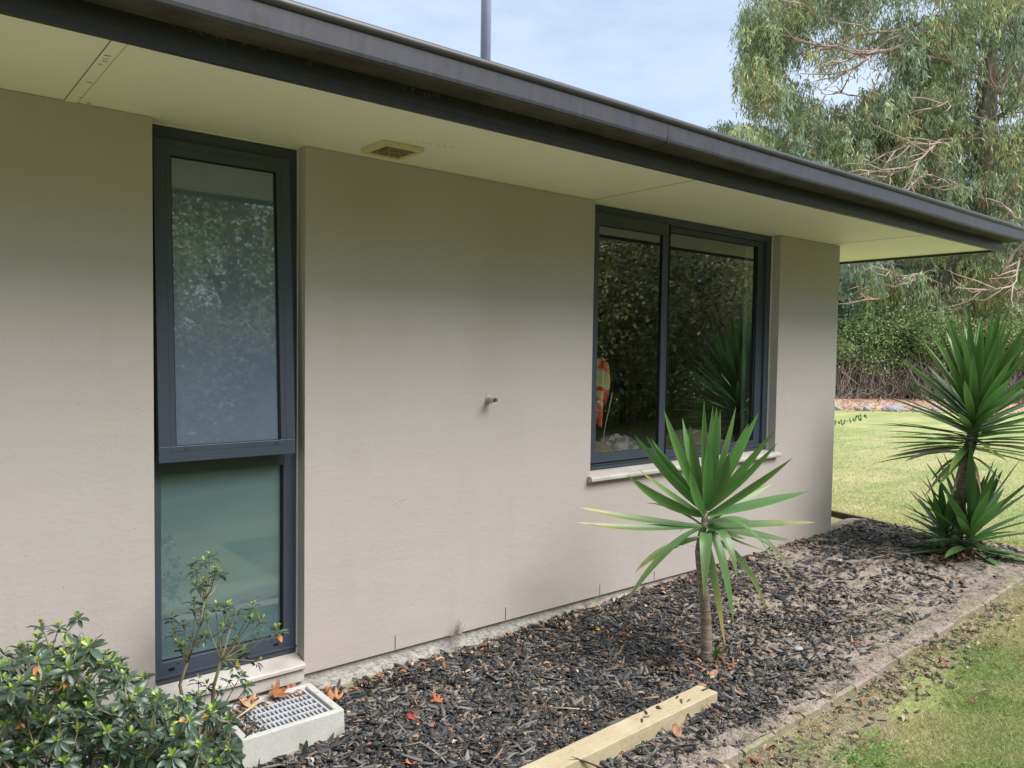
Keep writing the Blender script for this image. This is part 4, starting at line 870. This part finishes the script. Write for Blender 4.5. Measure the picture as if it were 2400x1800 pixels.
def shrub():
    root = empty('evergreen_shrub', (.75, -.45, -.17), 'dark glossy leaved shrub with lime green buds below the tall window', 'shrub')
    Y = []
    C7 = lambda x, y: (x / 2.765, 1200 + y / 2.765)
    tall = [(1365, 290), (1325, 330), (1262, 385), (1260, 318), (1395, 390), (1425, 415), (1325, 460), (1285, 480), (1255, 580), (1325, 605), (1395, 622), (1265, 655), (1110, 690), (1332, 690), (1190, 730), (1470, 615), (1530, 650), (1635, 615), (1480, 725), (1630, 700), (1690, 712), (1795, 765), (1325, 810), (1440, 765), (1540, 840), (1670, 810), (1150, 860), (1190, 880), (1575, 915), (1670, 965), (1520, 1000), (1130, 780), (1235, 840), (1285, 1090), (1340, 1130), (1420, 1160), (1490, 1090), (1560, 1060), (1600, 1130)]
    A = at(*C7(1165, 1120), 3.08); B = at(*C7(1385, 1130), 3.04); base = np.array([.95, -.32, -.15])
    kA = at(*C7(1215, 975), 3.06); kB = at(*C7(1435, 960), 3.0); kC = at(*C7(1330, 560), 3.05); kC0 = at(*C7(1290, 760), 3.06)
    stems = MB(); stems.tube([base, A, kA], [.008, .0065, .0058], 7); stems.tube([base + [.04, .02, 0], B, kB], [.008, .0068, .006], 7)
    stems.tube([kA, kC0, kC], [.0045, .004, .0032], 6)
    P = []; AX = []; S = []
    for i, (x, y) in enumerate(tall):
        d = 3.05 + rng.uniform(-.12, .12); p = at(*C7(x, y), d); P.append(p)
        par = kC if y < 520 else (kB if x > 1330 else (kA if y > 640 else kC0)); 
        if y > 1050: par = base + np.array([0, 0, .1])
        mid = (par + p) / 2 + np.array([0, 0, -.012]) + rng.normal(0, .006, 3); stems.tube([par, mid, p], [.0034, .0024, .0016], 5, cap=False)
        a = nrm(p - mid) * .6 + np.array([0, 0, .8]) + rng.normal(0, .2, 3); AX.append(a); S.append(rng.uniform(.72, .95))
    # silhouette of the low mass, top edge by column, filled with clusters at several depths
    topx = [0, 40, 80, 130, 190, 235, 270, 310, 350, 380, 430, 480, 540, 560]; topy = [1535, 1525, 1470, 1520, 1455, 1520, 1525, 1545, 1590, 1600, 1620, 1595, 1640, 1760]
    cl = [(265, 740), (380, 750), (505, 690), (135, 890), (30, 925), (230, 885), (425, 850), (320, 890), (570, 880), (480, 905), (430, 1000), (690, 930), (760, 960), (830, 1050), (930, 1080), (560, 960), (650, 1000), (60, 1000), (340, 960), (150, 1130)]
    for x, y in cl:
        d = rng.uniform(2.55, 2.8); P.append(at(*C7(x, y), d)); AX.append(np.array([0, 0, 1.]) + rng.normal(0, .3, 3)); S.append(rng.uniform(.85, 1.05))
    n = 0
    while n < 560:
        px = rng.uniform(-120, 560); py = rng.uniform(1500, 1980); ty = np.interp(px, topx, topy)
        if py < ty + 22: continue
        d = rng.uniform(2.25, 2.95) if py < 1800 else rng.uniform(2.15, 2.7)
        if px > 480: d = rng.uniform(2.5, 2.8)
        p = at(px, py, d)
        if p[2] < float(bed_z(p[0], p[1])) + .03: continue
        P.append(p); AX.append(np.array([-.1, -.35, .9]) + rng.normal(0, .35, 3)); S.append(rng.uniform(.75, 1.05)); n += 1
    P = np.array(P); AX = np.array(AX); S = np.array(S)
    roots = [np.array([.55, -.62, -.17]), np.array([.80, -.5, -.17]), np.array([.35, -.75, -.17]), np.array([.2, -.55, -.17])]
    for p in P[len(tall):]:
        cand = P[len(tall):]; dz = p[2] - cand[:, 2]; dist = np.linalg.norm(cand - p, axis=1) + 10. * (dz < .035) + .5 * np.hypot(cand[:, 0] - p[0], cand[:, 1] - p[1]); j = int(np.argmin(dist))
        rt = cand[j] if dist[j] < .45 else min(roots, key=lambda q: np.hypot(*(q - p)[:2]))
        mid = rt + (p - rt) * .5 + np.array([0, 0, -.012]) + rng.normal(0, .008, 3)
        stems.tube([rt, mid, p], [.0034, .0026, .0018], 5, cap=False)
    stems.build('stems', M['stem'], root, smooth=True)
    V, F, C = whorls(P, AX, S, 21); bulk('foliage', V, F, M['gloss'], root, C, smooth=True)
    # twiggy dry undergrowth bits
    n = 500; Q = P[rng.integers(len(tall), len(P), n)] + rng.normal(0, .025, (n, 3)) - [0, 0, .06]; D = rng.normal(0, 1, (n, 3)); D = nrm(D) * .05
    V, F, C = blades(Q, Q + D * .5 + [0, 0, -.01], Q + D, np.array([0, 0, 1.]), .012, LPROF, .4, np.array([[.05, .075, .03]]) * rng.uniform(.6, 1.4, (n, 1))); bulk('inner_leaves', V, F, M['leaf'], root, C)
shrub()

# ------------------------------------------------------------------ distant vegetation
def leafcloud(P, ln, wd, cols, seed, hang=0.0, up=None):
    r = np.random.default_rng(seed); n = len(P); D = r.normal(0, 1, (n, 3)); D[:, 2] = D[:, 2] * (1 - hang) - hang * 2.2; D = nrm(D) * (ln * r.uniform(.6, 1.25, n))[:, None]
    c = np.array(cols)[r.integers(0, len(cols), n)] * r.uniform(.7, 1.3, (n, 1))
    U = nrm(r.normal(0, 1, (n, 3)) + [0, 0, .6]); S = nrm(np.cross(D, U)) * (wd * .5)
    V = np.stack([P, P + D * .5 + S, P + D, P + D * .5 - S], 1).reshape(-1, 3); F = np.arange(4 * n).reshape(-1, 4)
    return V, F, np.repeat(c, 4, 0)
def bushy_points(n, cx, cy, w, dpt, h, seed, z0=0, lump=.35, hollow=.6):
    r = np.random.default_rng(seed); nb = 46; bc = np.stack([r.uniform(-.5, .5, nb) * w, r.uniform(-.5, .5, nb) * dpt, z0 + (h - z0) * r.random(nb) ** .8], -1)
    br = lump * r.uniform(.6, 1.3, nb) * min(w, h) * .55; w_ = np.clip(1 - (np.abs(bc[:, 0]) / (w * .62)) ** 2, 0.15, 1) ** .5; bc[:, 2] = z0 + (bc[:, 2] - z0) * w_
    k = r.integers(0, nb, n); d = nrm(r.normal(0, 1, (n, 3))); rad = br[k] * (hollow + (1 - hollow) * r.random(n)) * (1 + .18 * r.normal(0, 1, n))
    P = bc[k] + d * rad[:, None] * np.array([1, 1, .8]); P = P[P[:, 2] > z0 - .1]; P[:, 0] += cx; P[:, 1] += cy; return P
# eucalyptus
TD = 28.0
def euc():
    b0 = at(2232, 905, TD); root = empty('eucalyptus_tree', (b0[0], b0[1], 0), 'huge drooping grey-green eucalyptus with rough brown trunk on the right', 'tree')
    tp = [(2228, 960, TD), (2234, 760, TD), (2240, 660, TD), (2268, 560, TD), (2298, 455, TD), (2306, 370, TD), (2309, 290, TD), (2314, 200, TD), (2322, 100, TD), (2340, 0, TD), (2350, -120, TD), (2355, -260, TD)]
    tr = MB().tube([at(*q) for q in tp], [.62, .52, .46, .42, .39, .37, .36, .34, .33, .30, .25, .16], 18).build('trunk', M['bark'], root, smooth=True)
    C3 = lambda x, y: (1600 + x / 2.765, y / 2.765); C6 = lambda x, y: (1600 + x / 2.765, 600 + y / 2.765)
    limbs = [([C3(1990, 330), C3(1700, 170), C3(1490, 160), C3(1380, 200), C3(1250, 210), C3(1100, 240), C3(960, 310), C3(760, 350)], .17, -.5), ([C3(1960, 450), C3(1700, 250), C3(1480, 280), C3(1380, 310), C3(1190, 350), C3(1000, 310), C3(870, 290), C3(700, 250)], .2, -1),
             ([C3(1480, 215), C3(1280, 300), C3(1200, 370), C3(1100, 440), C3(940, 490)], .12, -1.2), ([C3(1300, 325), C3(1190, 355), C3(1050, 390), C3(930, 425)], .11, -1.4), ([C3(1960, 520), C3(1850, 500), C3(1780, 440), C3(1720, 390), C3(1500, 350)], .16, -.8),
             ([C3(1930, 860), C3(1750, 920), C3(1620, 930), C3(1500, 940), C3(1310, 1000)], .12, -1.5), ([C3(1930, 900), C3(1700, 900), C3(1620, 950), C3(1540, 1030), C3(1400, 1110), C3(1200, 1110)], .11, -2), ([C3(1400, 1110), C3(1330, 1140), C3(1240, 1155)], .09, -2),
             ([C3(1960, 800), C3(2060, 750), C3(2170, 650), C3(2212, 480), C3(2260, 300)], .22, -.6), ([C3(2080, 740), C3(2060, 620), C3(2100, 520)], .12, -.6), ([C3(1960, 780), C3(1870, 740)], .15, -1), ([C3(1700, 1160), C3(1650, 1160), C3(1600, 1125), C3(1540, 1150), C3(1460, 1220)], .11, -1.5),
             ([C3(2050, 1340), C3(2110, 1360), C3(2160, 1420)], .16, -2.5), ([C6(1760, 260), C6(1950, 170), C6(2050, 110), C6(2150, -20), C6(2260, -120)], .24, -.8), ([C6(2190, -50), C6(2170, 60), C6(2130, 190), C6(2000, 220), C6(1940, 215)], .08, -3), ([C6(2130, 170), C6(2150, 210), C6(2212, 240), C6(2300, 260)], .08, -3),
             ([C6(1740, 200), C6(1620, 160), C6(1530, 120), C6(1450, 130)], .14, -1), ([C6(1420, 260), C6(1410, 180), C6(1360, 110), C6(1300, 90)], .07, -2), ([C6(1330, 275), C6(1200, 280), C6(1100, 295)], .06, -2), ([C3(2330, 30), C3(1900, -60), C3(1500, -90), C3(1000, -60), C3(700, 20)], .2, -.5),
             ([C3(1100, 20), C3(950, 30), C3(800, 60), C3(680, 30)], .07, -1), ([C3(1940, 1300), C3(1850, 1230), C3(1700, 1160)], .13, -1), ([C3(1100, 620), C3(1000, 600), C3(900, 605)], .06, -1.6), ([C3(1750, 640), C3(1650, 690), C3(1560, 720)], .05, -2.5)]
    b = MB()
    allp = []
    for pts, r0, dd in limbs:
        n = len(pts); P = [at(x, y, TD + dd * .8 - 1.9 * min(1, 2 * i / max(1, n - 1))) for i, (x, y) in enumerate(pts)]; P = np.array(P); Pn = []
        for i in range(n - 1):
            p0, p1, p2, p3 = P[max(i - 1, 0)], P[i], P[i + 1], P[min(i + 2, n - 1)]
            for t in (0, .33, .67): Pn.append(.5 * (2 * p1 + (p2 - p0) * t + (2 * p0 - 5 * p1 + 4 * p2 - p3) * t * t + (3 * p1 - p0 - 3 * p2 + p3) * t ** 3) + rng.normal(0, .02, 3))
        P = Pn + [P[-1]]; n = len(P)
        b.tube(P, [r0 * .42 * (1 - .6 * i / n) for i in range(n)], 8); allp += P
        for i in range(1, n):
            for k in range(1):
                t = rng.random(); q = P[i - 1] * (1 - t) + P[i] * t; dd_ = nrm(P[i] - P[i - 1]) * .7; e = q + dd_ + rng.normal(0, .42, 3) * [1, 1, .6]; m = (q + e) / 2 + rng.normal(0, .08, 3); b.tube([q, m, e, e + dd_ * .5 + rng.normal(0, .15, 3)], [.03, .02, .012, .005], 5)
    b.build('limbs', M['limb'], root, smooth=True)
    blobs = [(1785, 60, 45, 65, 1), (1835, 40, 60, 50, 1), (1775, 150, 36, 60, 1), (1800, 215, 45, 40, 1), (1850, 110, 36, 30, .35), (1790, 100, 45, 80, .9), (1840, 215, 50, 35, .9), (1905, 15, 80, 28, .8), (1990, 10, 60, 20, .5), (1790, 185, 30, 70, .9), (1950, 110, 60, 30, .35), (2010, 60, 40, 30, .5), (1890, 250, 50, 28, .8),
             (1720, 300, 36, 24, .3), (1770, 320, 60, 34, .7), (1850, 330, 70, 50, 1), (1930, 330, 60, 60, 1), (2010, 290, 70, 60, 1.1), (2080, 220, 60, 50, 1), (2080, 300, 60, 60, 1.1), (2160, 100, 60, 60, 1), (2100, 60, 50, 50, .7), (2180, 190, 60, 60, 1), (2220, 60, 60, 50, 1), (2250, 130, 40, 50, .9), (2110, 140, 36, 30, .4),
             (2150, 280, 60, 70, 1), (2230, 240, 45, 50, .9), (2240, 330, 55, 50, 1), (2170, 370, 60, 50, 1), (2060, 380, 70, 40, 1), (1970, 390, 60, 34, 1), (2370, 60, 50, 70, .9), (2390, 170, 40, 50, .7), (2370, 210, 40, 30, .8), (2400, 320, 50, 60, 1), (2350, 400, 50, 50, 1), (2270, 420, 60, 50, .9),
             (2130, 430, 70, 45, 1), (2200, 480, 60, 45, 1), (2300, 520, 60, 40, 1), (2380, 480, 50, 50, .9), (2010, 620, 60, 35, .9), (2080, 650, 60, 45, 1), (2150, 640, 50, 40, .9), (2290, 600, 50, 35, 1), (2370, 590, 60, 60, 1), (2330, 670, 70, 45, 1), (2240, 710, 60, 40, .9), (2390, 690, 50, 60, 1), (2170, 700, 60, 35, .8),
             (2000, 680, 50, 25, .6), (2440, 100, 60, 100, 1), (2460, 400, 60, 200, 1), (2300, 20, 40, 40, .6), (2300, -40, 120, 50, 1), (2050, -50, 160, 40, 1), (1860, -40, 90, 40, 1), (2330, 310, 30, 50, .5), (2060, 480, 60, 30, .8), (2200, 560, 80, 30, .8)]
    PP = []; CC = []
    pal = np.array([[.36, .43, .19], [.24, .34, .23], [.38, .43, .22], [.16, .23, .14], [.32, .41, .31], [.44, .46, .20]])
    for (cx, cy, rx, ry, dn) in blobs:
        nc = int(rx * ry * dn / 85) + 3; pc = pal[rng.integers(0, len(pal))]
        for k in range(nc):
            a = rng.uniform(0, 6.28); q = rng.random() ** .55; c = at(cx + rx * q * math.cos(a), cy + ry * q * math.sin(a), TD + rng.uniform(-3.0, 2.0))
            m = 104; ns_ = 8; so = rng.normal(0, 1, (ns_, 3)) * np.array([.20, .20, .07]); sl = rng.uniform(.35, 1.05, ns_); sx = rng.normal(0, .22, (ns_, 2)); k1 = np.arange(m) % ns_; tt = rng.random(m)
            u = so[k1] + rng.normal(0, .035, (m, 3)); u[:, :2] += sx[k1] * np.sqrt(tt)[:, None]; u[:, 2] += .10 * np.sin(tt * 3.1) - sl[k1] * tt ** 1.3; PP.append(c + u)
            cc = (pc * .5 + pal[rng.integers(0, len(pal))] * .5)[None] * rng.uniform(.6, 1.4) * np.ones((m, 1)); k2 = rng.random(m) < (.03 if rng.random() < .85 else .3); cc[k2] = np.array([.48, .26, .13]); CC.append(cc)
    PP = np.concatenate(PP); CC = np.concatenate(CC); n = len(PP)
    D = rng.normal(0, .42, (n, 3)); D[:, 2] = -np.abs(rng.normal(1, .4, n)); D = nrm(D) * (.23 * rng.uniform(.6, 1.3, n))[:, None]; S = nrm(np.cross(D, rng.normal(0, 1, (n, 3)))) * .019
    V = np.stack([PP, PP + D * .5 + S, PP + D, PP + D * .5 - S], 1).reshape(-1, 3)
    bulk('crown', V, np.arange(4 * n).reshape(-1, 4), M['leaf'], root, np.repeat(CC * rng.uniform(.8, 1.2, (n, 1)), 4, 0))
euc()
# hedge at the far bed: leafy top, bare tangled base
def hedge(cxp, depth, w, h, seed, label):
    c = at(cxp, 900, depth); root = empty('shrub', (c[0], c[1], .05), label, 'shrub', 'shrubs along the far bed')
    r = np.random.default_rng(seed); ux = np.array([CR[0], CR[1]]) / np.hypot(CR[0], CR[1]); uy = np.array([CF[0], CF[1]]) / np.hypot(CF[0], CF[1])
    P = bushy_points(15000, 0, 0, w, 1.6, h, seed, z0=.95, lump=.42, hollow=.7); Q = P.copy(); Q[:, :2] = c[:2] + P[:, :1] * ux + P[:, 1:2] * uy; Q[:, 2] += .05
    V, F, C = leafcloud(Q, .10, .055, [[.25, .37, .14], [.19, .30, .12], [.34, .42, .18], [.13, .21, .09], [.42, .43, .20]], seed); bulk('foliage', V, F, M['leaf'], root, C)
    b = MB()
    for i in range(520):
        s = np.array([r.uniform(-.5, .5) * w, r.uniform(-.9, .5), 0]); e = s + np.array([r.normal(0, .55), r.normal(-.1, .3), r.uniform(.3, 1.7)]); pts = []
        for t in (0, .35, .7, 1): q = s + (e - s) * t + r.normal(0, .09, 3) * (t > 0); pts.append((c[0] + q[0] * ux[0] + q[1] * uy[0], c[1] + q[0] * ux[1] + q[1] * uy[1], max(.02, q[2] + .05)))
        rr = r.uniform(.006, .016); b.tube(pts, [rr * 1.3, rr, rr * .8, rr * .4], 4)
    b.build('bare_stems', M['twig'], root)
    # dense inner thicket
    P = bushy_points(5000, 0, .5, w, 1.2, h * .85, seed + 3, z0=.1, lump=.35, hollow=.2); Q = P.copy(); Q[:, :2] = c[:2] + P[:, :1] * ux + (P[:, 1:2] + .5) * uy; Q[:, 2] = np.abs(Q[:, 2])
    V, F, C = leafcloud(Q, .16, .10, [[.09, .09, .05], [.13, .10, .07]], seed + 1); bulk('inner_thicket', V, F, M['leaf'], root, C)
hedge(1850, 26.5, 3.8, 3.0, 1, 'leafy shrub mostly hidden behind the house corner')
hedge(2055, 26, 3.6, 2.95, 2, 'broad green shrub with a bare tangled grey base beside the house corner')
hedge(2260, 25.5, 3.4, 2.7, 3, 'green shrub with bare stems behind the forked yucca')
hedge(2450, 25, 3.4, 2.8, 4, 'green shrub at the right edge behind the forked yucca')
# dark evergreen trees further back
def tone(cols, k): m_ = (.62, 1.0, 1.3, .8, 1.15)[k % 5]; y_ = (1, 1.15, .95, 1, 1.25)[k % 5]; return [[min(.75, q[0] * m_ * y_), min(.7, q[1] * m_), q[2] * m_] for q in cols]
def tree(c, w, h, seed, label, name='evergreen_tree', cols=None, n=16000, lf=.22, group='dark trees in the background', z0=.6, cat='tree', trunk=True, lump=.36):
    root = empty(name, (c[0], c[1], 0), label, cat, group)
    P = bushy_points(n, c[0], c[1], w, w * .8, h, seed, z0=z0, lump=lump, hollow=.65)
    V, F, C = leafcloud(P, lf, lf * .5, cols or [[.07, .12, .05], [.10, .16, .06], [.05, .09, .04]], seed, .2); bulk('crown', V, F, M['leaf'], root, C)
    b = MB(); r = np.random.default_rng(seed)
    b.tube([(c[0], c[1], -.3), (c[0] + .1, c[1], h * .3), (c[0], c[1] + .1, h * .8)], [w * .045, w * .035, w * .01], 10)
    for i in range(9):
        z = h * r.uniform(.1, .6); a = r.uniform(0, 6.28); b.tube([(c[0], c[1], z), (c[0] + math.cos(a) * w * .2, c[1] + math.sin(a) * w * .2, z + h * .06), (c[0] + math.cos(a) * w * .42, c[1] + math.sin(a) * w * .36, z + h * .16)], [w * .018, w * .012, w * .004], 6)
    b.build('trunk', M['bark'], root, smooth=True)
for i, (px, d, w_, h_, lb) in enumerate([(1900, 35, 6, 6.5, 'dark tree behind the roof corner'), (2040, 34, 6, 6.9, 'dark evergreen left of the eucalyptus trunk'), (2150, 36, 6, 7.2, 'dark evergreen directly behind the eucalyptus trunk'), (2260, 34, 6, 7.0, 'dark evergreen right of the eucalyptus trunk'), (2370, 33, 6, 8.2, 'dark evergreen at the right edge of the picture'), (2520, 32, 6, 9, 'dark evergreen just past the right edge')]):
    tree(at(px, 900, d), w_, h_, 100 + i, lb)
# tall garden shrubs behind the photographer, seen in the glass
GC = [[.36, .44, .19], [.28, .36, .15], [.48, .52, .24], [.70, .62, .26], [.18, .24, .11]]
xx = -4.5
for i in range(8):
    tree((xx + rng.uniform(-.3, .3), -7.5 + rng.uniform(-.3, .3)), 4.4, 4.1 + rng.uniform(-.5, .4), 300 + i, '%s low bushy shrub of the nearer row mirrored in the glass' % ('first', 'second', 'third', 'fourth', 'fifth', 'sixth', 'seventh', 'eighth')[i], 'garden_shrub', tone(GC, i), 22000, (.10, .14, .08, .12)[i % 4], 'bushy shrubs opposite the house', 0.0, 'shrub', lump=.40); xx += 3.4
xx = -7.5
lbs = ['olive green shrub first from the left of the row mirrored in the glass', 'shrub second along the mirrored row', 'shrub third along the mirrored row', 'shrub fourth along the mirrored row', 'shrub fifth along the mirrored row', 'shrub sixth along the mirrored row', 'shrub seventh along the mirrored row', 'shrub eighth along the mirrored row', 'shrub ninth along the mirrored row', 'last shrub far along the mirrored row']
for i in range(10):
    tree((xx + rng.uniform(-.4, .4), -11.8 + rng.uniform(-.5, .5)), 5.4, 6.4 + rng.uniform(-.8, .8), 200 + i, lbs[i], 'tall_shrub', tone(GC, i + 2), 22000, .17, 'tall shrubs opposite the house', .0, 'shrub', lump=.37); xx += 4.3
